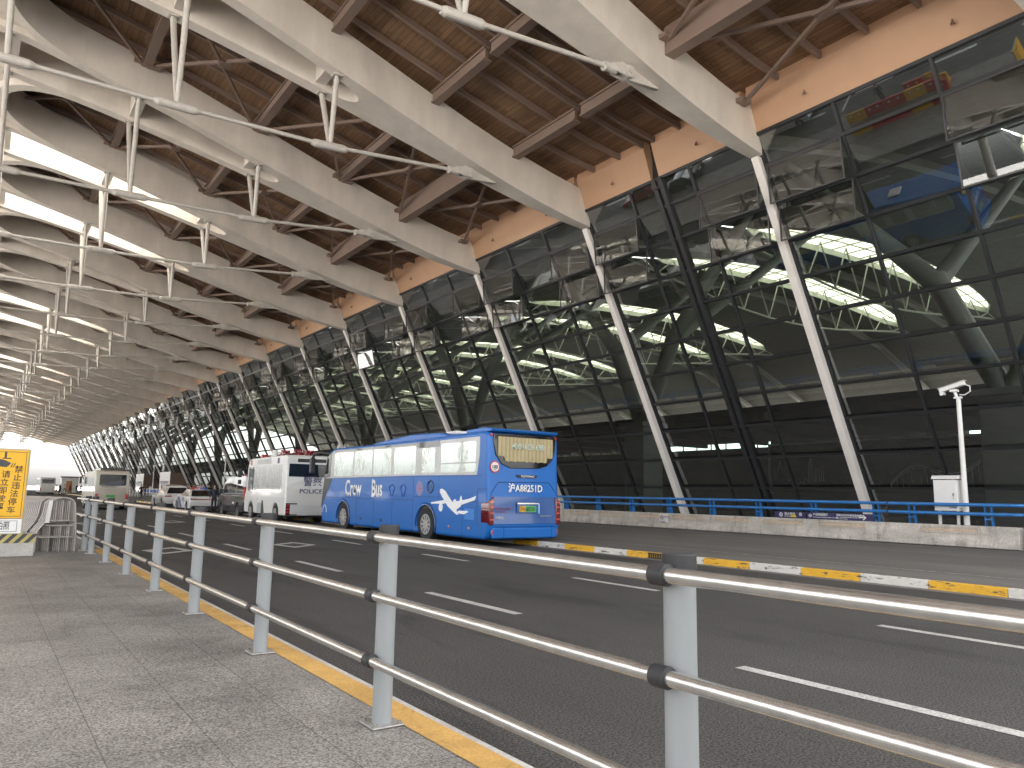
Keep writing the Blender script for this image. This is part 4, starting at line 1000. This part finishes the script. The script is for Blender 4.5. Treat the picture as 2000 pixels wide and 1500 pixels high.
text('宇通客车', .055, CHR, crew, 'lettering', (.2-1.275, yh(.82)-.02, .79), (1, 0, 0), (0, 0, 1)); text('ZK6119H6QY1', .06, CHR, crew, 'lettering', (1.78-1.275, yh(.84)-.02, .84), (1, 0, 0), (0, 0, 1), wscale=.8)
for s in (-1, 1):
    b = MB(); pts = [(1.1, 1.42), (1.26, 1.28), (1.285, 1.2), (1.285, .7), (1.22, .6), (1.1, .62)]
    b.prism([(s*x, z) for x, z in pts], 'y', -.12, .3); tl_ = b.build('tail_lamp', mat('tail_lamp_red', (.12, .005, .01), .12, coat=1), crew, bevel=.03)
    b = MB()
    for z in (.75, .93, 1.1, 1.24): b.box(min(s*1.12, s*1.24), max(s*1.12, s*1.24), -.135, -.12, z, z+.045)
    b.build('lamp_segment', mat('lamp_bright', (.6, .06, .05), .2, coat=1), tl_)
    b = MB(); b.cyl((s*1.1, -.12, .42), (s*1.1, -.08, .42), .075, n=16); b.build('reflector', RED, crew)
    b = MB(); b.cyl((s*1.1, -.11, .42), (s*1.1, -.07, .42), .095, n=16); b.build('reflector_rim', CHR, crew)
    b = MB(); b.box(min(s*1.13, s*1.19), max(s*1.13, s*1.19), -.01, .03, 3.12, 3.2); b.build('marker_lamp', RED, crew)
    b = MB(); b.prism([(.02, 2.0), (.02, 2.55), (.06, 2.5), (.06, 2.02)], 'x', s*1.2, s*1.22); b.build('corner_trim', BBD, crew)
b = MB(); b.box(-1.15, 1.15, -.14, .0, .24, .56); b.build('bumper', BB, crew, bevel=.05)
b = MB()
for x in (-.78, .93): b.box(x-.006, x+.006, -.146, -.13, .24, .56)
b.box(-1.1, 1.1, -.146, -.13, .575, .585); b.build('bumper_seam', SEAM, crew)
# front pillar and mirror
b = MB(); b.prism([(11.6, 2.05), (12.2, 2.0), (11.95, 2.85), (11.55, 3.05)], 'x', -w/2-.014, -w/2+.0); b.build('front_side_glass', CG, crew)
b = MB(); b.prism([(11.35, 2.0), (12.2, 2.0), (12.36, 1.2), (12.4, .8)], 'x', -w/2-.008, -w/2); b.build('dark_corner_panel', BLK, crew)
b = MB(); b.tube([(-w/2+.1, 11.95, 3.0), (-w/2-.15, 12.4, 3.06), (-w/2-.28, 12.75, 3.0), (-w/2-.32, 12.85, 2.8)], .06, 10)
mr = b.build('mirror_arm', BLK, crew, smooth=True)
b = MB(); b.box(-w/2-.42, -w/2-.2, 12.75, 12.95, 2.2, 2.85); b.build('mirror', BLK, mr, bevel=.05)
# ---- white police bus ----
pb = thing('police_bus', 'white high-sided police vehicle parked in front of the blue bus', 'bus', (11.4+1.0, 33.5, 0))
PW = mat('police_white', (.72, .72, .7), .3, var=.04, scale=1, coat=.5)
w, L, H = 2.2, 6.25, 3.08; wa = [1.32, 5.15]
prof = parch(wa, .46, .42, .34)+[(6.15, .34), (6.3, .6), (6.28, 1.2), (6.1, 1.5), (5.95, 2.6), (5.75, 2.98), (5.4, 3.05), (.1, H), (0, 3.0), (0, 1.15), (-.06, 1.05), (-.06, .34)]
body_prism(pb, PW, prof, w, .09); floorpan(pb, w, L, .25, .5)
for wy in wa:
    box('wheel_well', BLK, pb, -w/2+.05, w/2-.05, wy-.5, wy+.5, .42, .98)
    for s in (-1, 1): wheel(pb, s*(w/2-.02), wy, .4, .25, -s, ALU, 8)
for s in (-1, 1):
    b = MB(); b.prism(rq(.55, 5.7, 1.42, 2.66, .05), 'x', s*(w/2-.02), s*(w/2+.005)); b.build('side_window', mat('bus_side_glass', (.6, .62, .61), .04, .7, var=.1, bump=.35, bscale=2.5, stretch=(1, 2, .3)), pb)
b = MB()
for y in (5.62, 5.0): b.box(-w/2-.012, -w/2+.0, y-.1, y+.02, 1.45, 2.62)
b.build('window_pillar', BLK, pb)
b = MB(); b.box(-w/2-.02, -w/2, .05, 6.05, 1.12, 1.17); b.box(-w/2-.02, -w/2, .05, 6.0, 1.0, 1.03); b.box(-w/2-.035, -w/2, 4.0, 5.95, .98, 1.1); b.build('side_moulding', PW, pb)
b = MB(); b.box(-w/2-.03, -w/2, 3.3, 3.95, .38, .86); b.build('side_box', mat('grey_box', (.4, .42, .42), .4), pb)
b = MB(); b.prism([(2.9, .36), (3.3, .36), (3.3, .98), (3.15, .98)], 'x', -w/2-.02, -w/2); b.build('dark_recess', BLK, pb)
POLB = mat('police_blue_letter', (.03, .035, .16), .4)
text('警察', .34, POLB, pb, 'lettering', (-.3, -.012, 1.72), (1, 0, 0), (0, 0, 1), wscale=.95, bold=.005)
text('POLICE', .2, POLB, pb, 'lettering', (-.46, -.012, 1.36), (1, 0, 0), (0, 0, 1), wscale=1.2, bold=.008)
text('上海机场公安特警支队', .2, mat('faint_letter', (.4, .4, .42), .4), pb, 'lettering', (-w/2-.01, 4.55, 2.74), (0, -1, 0), (0, 0, 1), wscale=.85)
for y, m_ in ((5.35, mat('emblem_red', (.45, .08, .08), .4)), (1.15, POLB)):
    b = MB(); b.box(-w/2-.01, -w/2, y-.14, y+.14, 2.72, 2.96); b.build('emblem', m_, pb)
b = MB(); b.prism(rq(-.98, .9, 2.1, 2.68, .04), 'y', -.012, .03); b.build('rear_window', CG, pb)
b = MB(); b.box(-.6, .75, -.01, .03, 2.76, 2.92); b.build('rear_vent', BLK, pb)
for s in (-1, 1):
    b = MB(); b.box(min(s*.87, s*1.06), max(s*.87, s*1.06), -.085, -.03, .42, .86); l_ = b.build('tail_lamp', mat('lamp_dark_red', (.1, .01, .012), .2, coat=1), pb, bevel=.02)
    b = MB()
    for z in (.48, .62, .76): b.box(min(s*.92, s*1.02), max(s*.92, s*1.02), -.092, -.085, z, z+.06)
    b.build('lamp_segment', mat('lamp_bright', (.6, .06, .05), .2, coat=1), l_)
b = MB(); b.box(-.82, .82, -.08, -.055, .5, .82); b.build('rear_bumper_panel', PW, pb, bevel=.01)
for z in (.38, .87): box('bumper_bracket', BLK, pb, -1.07, -.55, -.09, -.05, z, z+.04)
b = MB(); b.cyl((-.85, 4.6, 3.12), (-.55, 4.6, 3.12), .12, n=14); b.build('red_beacon', RED, pb, smooth=True)
b = MB(); b.cyl((-.6, 3.3, 3.05), (-.6, 3.3, 3.2), .14, n=14); b.cyl((-.6, 3.3, 3.2), (-.6, 3.3, 3.42), .17, .12, 14); b.box(-.75, -.3, 3.2, 3.4, 3.28, 3.36); b.cyl((-.6, 3.3, 3.16), (-.4, 4.4, 3.16), .05, n=8); b.build('roof_camera', WHT, pb)
b = MB(); b.cyl((-w/2-.02, 5.98, 2.5), (-w/2-.3, 6.2, 2.55), .03, n=8); b.box(-w/2-.42, -w/2-.22, 6.15, 6.25, 2.1, 2.55); b.box(-w/2-.4, -w/2-.24, 6.1, 6.2, 1.75, 1.98); b.build('mirror', BLK, pb, bevel=.03)
FR = mat('flower_red', (.4, .03, .05), .6); FW_ = mat('flower_pink', (.6, .35, .36), .6)
for i, (x, y) in enumerate(((12.55, 34.0), (12.1, 34.3), (11.75, 35.2))):
    t_ = thing('flower_cluster', ['bunch of red flowers on the police bus roof, nearest the blue bus mirror', 'middle bunch of red flowers on the police bus roof', 'bunch of red flowers on the police bus roof, nearest the roof camera'][i], 'flowers', (x, y, 3.05), 0, 'red flower bunches on the police bus roof')
    rr = random.Random(i)
    for nm, m_, n_ in (('petals', FR, 60), ('pale_petals', FW_, 22)):
        b = MB()
        for _ in range(n_):
            p = Vector((rr.uniform(-.22, .22), rr.uniform(-.2, .2), .04+rr.random()*.26)); a = Vector((rr.uniform(-1, 1), rr.uniform(-1, 1), rr.uniform(-1, 1))).normalized()*.05; c = a.orthogonal()
            b.add([p-a, p+c, p+a, p-c], [(0, 1, 2, 3)])
        b.build(nm, m_, t_, recalc=False)
# ---- dark and silver van ----
vn = thing('passenger_van', 'dark grey van with silver upper half behind the white police bus', 'van', (11.3+.98, 39.95, 0))
VD = mat('van_dark', (.03, .032, .045), .2, var=.1, coat=1); VS = mat('van_silver', (.42, .43, .44), .25, var=.05, coat=.8)
w, L = 1.96, 5.0; wa = [.98, 4.12]
lo = parch(wa, .41, .36, .28)+[(4.95, .3), (5.1, .5), (5.12, .85), (4.95, 1.05), (4.5, 1.2), (.0, 1.2), (-.06, .9), (-.06, .4), (0, .3)]
body_prism(vn, VD, lo, w, .07); floorpan(vn, w, L, .22, .45)
b = MB(); v0 = [(-.0, 1.2), (4.5, 1.2), (3.95, 1.95), (3.5, 2.18), (.2, 2.22), (.04, 2.1)]
n = len(v0); vs = []
for s in (-1, 1):
    for y, z in v0: vs.append((s*(w/2-.02-(z-1.2)*.12), y, z))
b.add(vs, [tuple(range(n)), tuple(range(2*n-1, n-1, -1))]+[(i, (i+1) % n, n+(i+1) % n, n+i) for i in range(n)]); b.build('cabin', VS, vn, bevel=.07, seg=3)
for s in (-1, 1):
    for ys in ((.25, 1.5), (1.6, 2.9)):
        b = MB(); f_ = lambda z: s*(w/2-.02-(z-1.2)*.12+.006)
        b.add([(f_(1.28), ys[0], 1.28), (f_(1.28), ys[1], 1.28), (f_(1.9), ys[1], 1.9), (f_(1.9), ys[0], 1.9)], [(0, 1, 2, 3)]); b.build('side_window', CG, vn)
    b = MB(); b.add([(f_(1.28), 3.0, 1.28), (f_(1.28), 4.2, 1.28), (f_(1.9), 3.8, 1.9), (f_(1.9), 3.0, 1.9)], [(0, 1, 2, 3)]); b.build('door_window', CG, vn)
    for wy in wa: wheel(vn, s*(w/2-.01), wy, .35, .22, -s, CHR, 7)
    b = MB(); b.box(min(s*.84, s*.985), max(s*.84, s*.985), -.08, .1, .95, 1.62); b.build('tail_lamp', RED, vn, bevel=.02)
    b = MB(); b.box(min(s*.99, s*1.18), max(s*.99, s*1.18), 3.9, 4.05, 1.25, 1.5); b.build('mirror', BLK, vn, bevel=.03)
for wy in wa: box('wheel_well', BLK, vn, -w/2+.05, w/2-.05, wy-.43, wy+.43, .4, .86)
b = MB(); b.prism([(-.75, 1.35), (.75, 1.35), (.7, 1.95), (-.7, 1.95)], 'y', -.01, .1); b.build('rear_window', CG, vn)
b = MB(); b.box(-.26, .26, -.075, -.06, .75, .88); b.build('number_plate', WHT, vn)
b = MB(); b.box(-.95, .95, -.12, .1, .32, .58); b.build('bumper', BLK, vn, bevel=.05)
b = MB(); b.box(-.25, .15, 2.6, 2.75, 2.22, 2.3); b.build('roof_light', mat('roof_light', (.4, .05, .1), .3), vn, bevel=.02)
b = MB(); b.box(-w/2-.004, -w/2+.02, 1.7, 2.0, .72, .82); b.build('side_sticker', WHT, vn)
# ---- passenger cars ----
def car(name, label, cat, loc, paint, kind='sedan', rz=0, group=None, fast=False):
    t_ = thing(name, label, cat, loc, rz, group); w = 1.86
    if kind == 'sedan':
        L, belt, top, wa, rr_ = 4.85, .92, 1.44, [1.0, 3.82], .33
        lo = parch(wa, .38, .34, .22)+[(4.75, .25), (4.85, .45), (4.8, .66), (4.55, .78), (3.45, .95), (1.1, 1.0), (.12, .98), (.02, .88), (-.02, .6), (0, .35)]
        cab = [(.35, .96), (1.25, 1.38), (1.9, 1.44), (2.5, 1.42), (3.5, .94)]; rear = ((.42, 1.0), (1.2, 1.36)); front = ((3.42, .99), (2.58, 1.4)); sw = [(.75, 1.0), (1.3, 1.33), (1.9, 1.38), (2.45, 1.36), (3.2, 1.0)]
    else:
        L, belt, top, wa, rr_ = 4.7, 1.02, 1.66, [.95, 3.7], .36
        lo = parch(wa, .42, .37, .26)+[(4.6, .3), (4.7, .5), (4.66, .78), (4.4, .95), (3.45, 1.06), (1.1, 1.08), (.05, 1.08), (-.02, .9), (-.02, .5), (.0, .35)]
        cab = [(.03, 1.04), (.45, 1.58), (.9, 1.66), (2.3, 1.64), (3.4, 1.04)]; rear = ((.09, 1.1), (.42, 1.52)); front = ((3.32, 1.09), (2.38, 1.6)); sw = [(.3, 1.1), (.6, 1.52), (1.0, 1.58), (2.2, 1.56), (3.05, 1.1)]
    body_prism(t_, paint, lo, w, .09)
    tap = .42
    def X(z): return w/2-.06-(z-belt)*tap
    n = len(cab); vs = []
    for s in (-1, 1):
        for y, z in cab: vs.append((s*X(z), y, z))
    b = MB(); b.add(vs, [tuple(range(n)), tuple(range(2*n-1, n-1, -1))]+[(i, (i+1) % n, n+(i+1) % n, n+i) for i in range(n)]); b.build('cabin', paint, t_, bevel=.06, seg=3)
    for nm, (p0, p1), dy in (('rear_window', rear, -.012), ('windscreen', front, .012)):
        b = MB(); a, c = X(p0[1])-.08, X(p1[1])-.1
        b.add([(-a, p0[0]+dy, p0[1]+.012), (a, p0[0]+dy, p0[1]+.012), (c, p1[0]+dy, p1[1]+.012), (-c, p1[0]+dy, p1[1]+.012)], [(0, 1, 2, 3)]); b.build(nm, CG, t_)
    for s in (-1, 1):
        b = MB(); b.add([(s*(X(z)+.008), y, z) for y, z in sw], [tuple(range(len(sw)))]); b.build('side_window', CG, t_)
        for wy in wa: wheel(t_, s*(w/2-.0), wy, rr_, .2, -s, ALU, 9)
        b = MB(); b.box(min(s*.5, s*.9), max(s*.5, s*.9), -.035, .1, .8, .86) if kind == 'sedan' else b.box(min(s*.45, s*.9), max(s*.45, s*.9), -.035, .1, .88, .96); b.build('tail_lamp', RED, t_)
        b = MB(); b.box(min(s*.6, s*.88), max(s*.6, s*.88), L-.22, L-.02, .58, .7); b.build('headlight', CHR, t_, bevel=.02)
        b = MB(); b.box(min(s*.93, s*1.05), max(s*.93, s*1.05), 2.9, 3.05, .95, 1.08); b.build('mirror', paint, t_, bevel=.02)
    for wy in wa: box('wheel_well', BLK, t_, -w/2+.04, w/2-.04, wy-.4, wy+.4, .36, .8)
    box('underbody', BLK, t_, -w/2+.2, w/2-.2, .2, L-.3, .16, .4)
    b = MB(); b.box(-.24, .24, -.045, -.03, .58, .7) ; b.build('number_plate', WHT, t_)
    b = MB(); b.box(-.8, .8, -.04, .1, .24, .4); b.build('lower_bumper', BLK, t_, bevel=.03)
    return t_
CW_ = mat('car_white', (.74, .74, .74), .25, var=.03, coat=.7); CS = mat('car_silver', (.5, .52, .54), .25, .3, var=.05, coat=.7); CR = mat('car_red', (.3, .01, .012), .25, var=.05, coat=.8); CB = mat('car_black', (.015, .016, .02), .2, coat=1)
ps = car('police_car', 'white police sedan with dark diagonal stripes, nearest of the two white cars', 'police car', (11.0+.93, 50.5, 0), CW_)
b = MB(); b.prism([(2.2, .3), (2.7, .3), (3.35, .92), (3.0, .94)], 'x', -.945, -.925); b.prism([(3.0, .3), (3.15, .3), (3.5, .9), (3.42, .9)], 'x', -.945, -.925); b.build('stripe_graphic', POLB, ps)
text('警察', .22, POLB, ps, 'lettering', (-.938, 2.2, .68), (0, -1, 0), (0, 0, 1)); text('沪A·1234警', .07, SBK, ps, 'lettering', (-.21, -.047, .6), (1, 0, 0), (0, 0, 1)) if False else None
b = MB(); b.box(-.55, -.02, 1.75, 2.0, 1.46, 1.56); b.build('red_light_bar', RED, ps, bevel=.03); b = MB(); b.box(.02, .55, 1.75, 2.0, 1.46, 1.56); b.build('blue_light_bar', mat('blue_lamp', (.02, .05, .4), .2, coat=.6), ps, bevel=.03)
b = MB(); b.box(-.5, .5, -.038, -.02, .8, .84); b.build('lamp_strip', RED, ps)
sv = car('parked_suv', 'white SUV with dark rear glass parked ahead of the police sedan', 'car', (10.85+.93, 57.7, 0), CW_, 'suv')
b = MB(); b.box(-.6, .6, 1.6, 1.85, 1.66, 1.74); b.build('roof_bar', mat('roof_bar', (.35, .3, .25), .4), sv, bevel=.03)
# ---- beige minibus ----
mb = thing('minibus', 'beige minibus with red tail lamps in the near lane, far down the road', 'minibus', (6.25+1.02, 55.6, 0))
BG = mat('beige_paint', (.52, .47, .39), .35, var=.06, coat=.5); BG2 = mat('beige_lower', (.4, .35, .29), .35, var=.08, coat=.4)
w, L = 2.03, 7.2; wa = [1.7, 5.7]
prof = parch(wa, .45, .42, .3)+[(7.0, .32), (7.2, .6), (7.15, 1.2), (6.75, 2.2), (6.3, 2.5), (.35, 2.56), (.04, 2.4), (-.05, 1.6), (-.05, .5), (0, .34)]
body_prism(mb, BG, prof, w, .16); floorpan(mb, w, L, .25, .5)
b = MB(); b.prism(rq(-.78, .78, 1.58, 2.3, .08), 'y', -.06, .03); b.build('rear_window', CG, mb)
b = MB(); b.box(-.8, .8, -.065, -.02, .62, 1.42); b.build('rear_door', BG2, mb, bevel=.02)
for s in (-1, 1):
    b = MB(); b.box(min(s*.8, s*.98), max(s*.8, s*.98), -.09, .05, .72, 1.06); b.build('tail_lamp', RED, mb, bevel=.02)
    for a in ((.5, 1.9), (2.0, 3.4), (3.5, 4.9), (5.0, 6.3)):
        b = MB(); b.prism(q(a[0], a[1], 1.5, 2.15), 'x', s*(w/2-.01), s*(w/2+.006)); b.build('side_window', WG, mb)
    for wy in wa: wheel(mb, s*(w/2-.02), wy, .38, .24, -s, ALU, 8)
for wy in wa: box('wheel_well', BLK, mb, -w/2+.05, w/2-.05, wy-.48, wy+.48, .4, .95)
b = MB(); b.box(-.35, .2, -.075, -.06, .82, .98); b.build('number_plate', mat('plate_green', (.08, .4, .1), .5), mb)
text('沪B·75213', .09, SBK, mb, 'lettering', (-.33, -.078, .86), (1, 0, 0), (0, 0, 1), wscale=.8); text('申通旅游客运', .1, SBK, mb, 'lettering', (-.65, -.06, 1.46), (1, 0, 0), (0, 0, 1), wscale=1.1)
b = MB(); b.prism([(.4, 2.5), (.9, 2.74), (3.0, 2.74), (3.6, 2.5)], 'x', -.75, .75); ac = b.build('roof_unit', BG, mb, bevel=.05)
b = MB()
for i in range(15): b.box(-.7+i*.1, -.66+i*.1, .42, .85, 2.54, 2.75)
b.build('louvres', BLK, ac)
b = MB(); b.box(-w/2-.25, -w/2-.1, 6.8, 6.9, 1.7, 2.2); b.cyl((-w/2-.15, 6.85, 2.2), (-w/2+.1, 6.6, 2.35), .03); b.build('mirror', BLK, mb)
b = MB(); b.box(-.95, .95, -.12, .05, .36, .6); b.build('bumper', BG2, mb, bevel=.04)
# ---- far white coach ----
fc_ = thing('white_coach', 'distant white coach near the horizon at the left', 'coach', (9.3+1.2, 160.5, 0)); w = 2.4
prof = parch([3, 9], .6, .47, .3)+[(11, .3), (11.1, 1), (10.9, 2.6), (10.5, 2.95), (.3, 3.0), (0, 2.8), (-.05, 1.2), (0, .35)]
body_prism(fc_, PW, prof, w, .15)
b = MB(); b.prism(rq(-.95, .95, 1.95, 2.7, .1), 'y', -.04, .03); b.build('rear_window', CG, fc_)
for s in (-1, 1):
    b = MB(); b.box(min(s*1.0, s*1.18), max(s*1.0, s*1.18), -.08, .05, .6, 1.2); b.build('tail_lamp', RED, fc_)
    b = MB(); b.prism(q(.5, 10.4, 1.7, 2.6), 'x', s*(w/2-.01), s*(w/2+.01)); b.build('side_window', WG, fc_)
    for wy in (3, 9): wheel(fc_, s*(w/2-.02), wy, .48, .28, -s)
floorpan(fc_, w, 11, .25, .6)
# ---- traffic on the road behind the pavement, mirrored in the facade ----
car('parked_suv', 'silver SUV mirrored in the top pane right of the second white column', 'car', (-10.5, 37.5, 0), CS, 'suv')
car('parked_car', 'white sedan mirrored in the open window below the silver SUV', 'car', (-6.6, 34.6, 0), CW_)
car('parked_car', 'red car mirrored in the glass beside the heavy black mullion', 'car', (-4.3, 51.3, 0), CR)
car('parked_suv', 'pale SUV mirrored in the glass right of the heavy black mullion', 'car', (-7.6, 49.5, 0), CS, 'suv')
car('parked_car', 'black sedan mirrored next to the red car', 'car', (-3.9, 45.6, 0), CB)
car('parked_suv', 'white SUV mirrored at the top right corner of the facade', 'car', (-13, 18.2, 0), CW_, 'suv')
car('parked_car', 'black sedan mirrored left of the second white column', 'car', (-7.2, 67.5, 0), CB)
car('parked_suv', 'silver SUV mirrored far along the top panes', 'car', (-7, 84, 0), CS, 'suv')
WRD = mat('barrier_red', (.5, .02, .03), .4); WYL = mat('barrier_yellow', (.7, .4, .02), .4)
def wbar(x, y, rz, m, label):
    t_ = thing('water_barrier', label, 'barrier', (x, y, 0), rz, 'plastic water barriers mirrored in the glass')
    b = MB(); b.prism([(-.25, 0), (.25, 0), (.22, .25), (.12, .5), (.1, .9), (-.1, .9), (-.12, .5), (-.22, .25)], 'y', 0, 1.45); b.build('shell', m, t_, bevel=.04)
    b = MB(); b.cyl((-.13, .4, .65), (.13, .4, .65), .09, n=12); b.cyl((-.13, 1.05, .65), (.13, 1.05, .65), .09, n=12); b.build('hole', WHT, t_)
    return t_
for i, m in enumerate([WRD, WYL, WRD, WRD, WYL, WYL, WRD]):
    wbar(-1.7 if i < 5 else -2.6, 22.4+i*1.5 if i < 5 else 22.6+(i-5)*1.6, 0 if i < 5 else .12, m, ('red' if m is WRD else 'yellow')+' plastic water barrier, number %s in the mirrored row'.replace('number %s', ['first', 'second', 'third', 'fourth', 'fifth', 'sixth', 'seventh'][i]))
# ---------------- people ----------------
SKIN = mat('skin', (.45, .27, .19), .6); HAIR = mat('hair_black', (.012, .01, .009), .5)
def make_person(label, pose, top, legs, loc, rz):
    """one continuous skinned figure, clothed by its material zones"""
    J = {'pel': (0, 0, .93), 'wst': (0, 0, 1.1), 'chs': (0, .01, 1.32), 'nck': (0, .0, 1.49), 'hd0': (0, .02, 1.56), 'hd1': (0, .02, 1.66), 'hd2': (0, .01, 1.72)}
    rad = {'pel': (.155, .11), 'wst': (.13, .095), 'chs': (.165, .11), 'nck': (.055, .055), 'hd0': (.06, .07), 'hd1': (.078, .095), 'hd2': (.05, .06)}
    E_ = [('pel', 'wst'), ('wst', 'chs'), ('chs', 'nck'), ('nck', 'hd0'), ('hd0', 'hd1'), ('hd1', 'hd2')]
    sw = {'stand': 0, 'walk': .2}[pose]
    for s, n in ((-1, 'l'), (1, 'r')):
        f = s*sw
        J.update({n+'hp': (s*.09, 0, .86), n+'kn': (s*.1, f*.7+.02, .49), n+'an': (s*.1, f*1.4-.03, .09), n+'to': (s*.11, f*1.4+.13, .04),
                  n+'sh': (s*.19, 0, 1.41), n+'el': (s*.25, -f*.6-.02, 1.13), n+'wr': (s*.24, -f*1.1+.08, .89)})
        rad.update({n+'hp': (.09, .095), n+'kn': (.06, .065), n+'an': (.042, .045), n+'to': (.04, .03), n+'sh': (.062, .062), n+'el': (.045, .045), n+'wr': (.03, .03)})
        E_ += [('pel', n+'hp'), (n+'hp', n+'kn'), (n+'kn', n+'an'), (n+'an', n+'to'), ('chs', n+'sh'), (n+'sh', n+'el'), (n+'el', n+'wr')]
        wx, wy, wz = J[n+'wr']
        J[n+'pm'] = (wx, wy+.02, wz-.07); rad[n+'pm'] = (.022, .034); E_.append((n+'wr', n+'pm'))
        for i in range(4):
            J[n+'f%d' % i] = (wx-s*.01, wy+.045-.02*i, wz-.155+.006*abs(i-1)); rad[n+'f%d' % i] = (.008, .008); E_.append((n+'pm', n+'f%d' % i))
        J[n+'th'] = (wx-s*.03, wy+.06, wz-.1); rad[n+'th'] = (.009, .009); E_.append((n+'pm', n+'th'))
    ks = list(J); me = bpy.data.meshes.new('person'); me.from_pydata([J[k] for k in ks], [(ks.index(a), ks.index(c)) for a, c in E_], [])
    o = bpy.data.objects.new('person', me); COL.objects.link(o)
    sk_ = o.modifiers.new('skin', 'SKIN'); sk_.use_smooth_shade = True
    for i, k in enumerate(ks):
        me.skin_vertices[0].data[i].radius = rad[k]
        me.skin_vertices[0].data[i].use_root = (k == 'pel')
    ss = o.modifiers.new('sub', 'SUBSURF'); ss.levels = 1; ss.render_levels = 1
    dg = bpy.context.evaluated_depsgraph_get(); dg.update(); m2 = bpy.data.meshes.new_from_object(o.evaluated_get(dg)); bpy.data.objects.remove(o)
    m2.materials.clear()
    for mm in (SKIN, top, legs, BLK): m2.materials.append(mm)
    for p in m2.polygons:
        z = p.center[2]; ax = abs(p.center[0])
        p.material_index = 3 if z < .1 else 2 if (z < .95 and ax < .19) else 0 if (z > 1.47 or (z < .92 and ax > .19)) else 1
    b = MB()
    o = bpy.data.objects.new('person', m2); COL.objects.link(o); o.location = loc; o.rotation_euler = (0, 0, rz); tag(o, label, 'person')
    bm = bmesh.new(); bmesh.ops.create_uvsphere(bm, u_segments=12, v_segments=8, radius=.1)
    for v in bm.verts: v.co = (v.co[0]*.92, v.co[1]*1.08-.012, v.co[2]*.95+1.69)
    bmesh.ops.delete(bm, geom=[v for v in bm.verts if v.co[2] < 1.63 or (v.co[1] > .06 and v.co[2] < 1.71)], context='VERTS')
    hm = bpy.data.meshes.new('hair'); bm.to_mesh(hm); bm.free(); hm.materials.append(HAIR); h = bpy.data.objects.new('hair', hm); COL.objects.link(h); h.parent = o
    return o
NV = mat('navy_coat', (.02, .025, .045), .8); BK = mat('black_coat', (.015, .015, .016), .8); RDC = mat('red_coat', (.4, .03, .04), .8); GYC = mat('grey_coat', (.2, .2, .2), .8); WTC = mat('white_coat', (.6, .6, .58), .8); TAN_ = mat('tan_coat', (.35, .22, .14), .8); JN = mat('dark_trousers', (.02, .022, .03), .85)
make_person('person in navy uniform standing between the dark van and the police sedan', 'stand', NV, JN, (12.0, 48.6, 0), 2.6)
make_person('person in dark cap-coloured coat behind the white police sedan, nearest the van', 'stand', BK, JN, (14.3, 60, .13), .4)
make_person('person in white and black jacket above the roof of the police sedan', 'stand', WTC, JN, (14.5, 63, .13), 2.1)
make_person('person in grey jacket above the roof of the police sedan', 'stand', GYC, JN, (14.65, 66, .13), 1.1)
make_person('person in dark red jacket left above the police sedan roof', 'stand', mat('maroon_coat', (.15, .02, .02), .8), JN, (14.6, 68.2, .13), 3)
make_person('person in black walking left of the blue and white barrier', 'walk', BK, JN, (16.7, 103, .13), .3)
make_person('person in red standing by the farther brown vestibule', 'stand', RDC, JN, (23.6, 128, .2), 1)
make_person('person in black by the brown wall of the farther vestibule', 'stand', BK, JN, (26.6, 124, .2), 2)
make_person('person in black mirrored beside the red and yellow barriers', 'stand', BK, JN, (-2.6, 27.2, .15), 1)
rr = random.Random(5)
names = ['black', 'navy', 'grey', 'white', 'tan', 'red']; cs = [BK, NV, GYC, WTC, TAN_, RDC]
wh = ['just right of the far white coach', 'beside the pale kiosk', 'left of the beige minibus by the roadside', 'at the pavement end in the distance', 'crossing in front of the far kiosk', 'near the farthest facade columns', 'at the far left edge behind the yellow sign']
i = 0
for (x, y) in ((12.6, 163), (13.1, 168), (12.9, 174), (14.6, 178), (15.6, 176), (14.9, 170), (16.8, 178), (17.9, 182), (18.6, 176), (19.3, 180), (20.4, 178), (21.4, 181), (22.0, 172), (23, 176), (24, 168), (6.2, 172), (25, 150), (22.6, 140), (23.8, 143)):
    make_person('distant person in %s %s' % (names[i % 6], wh[i // 3 if i < 18 else 5]), 'walk' if i % 2 else 'stand', cs[i % 6], JN, (x, y, .13 if x > 13.6 else 0), rr.uniform(0, 6)); i += 1
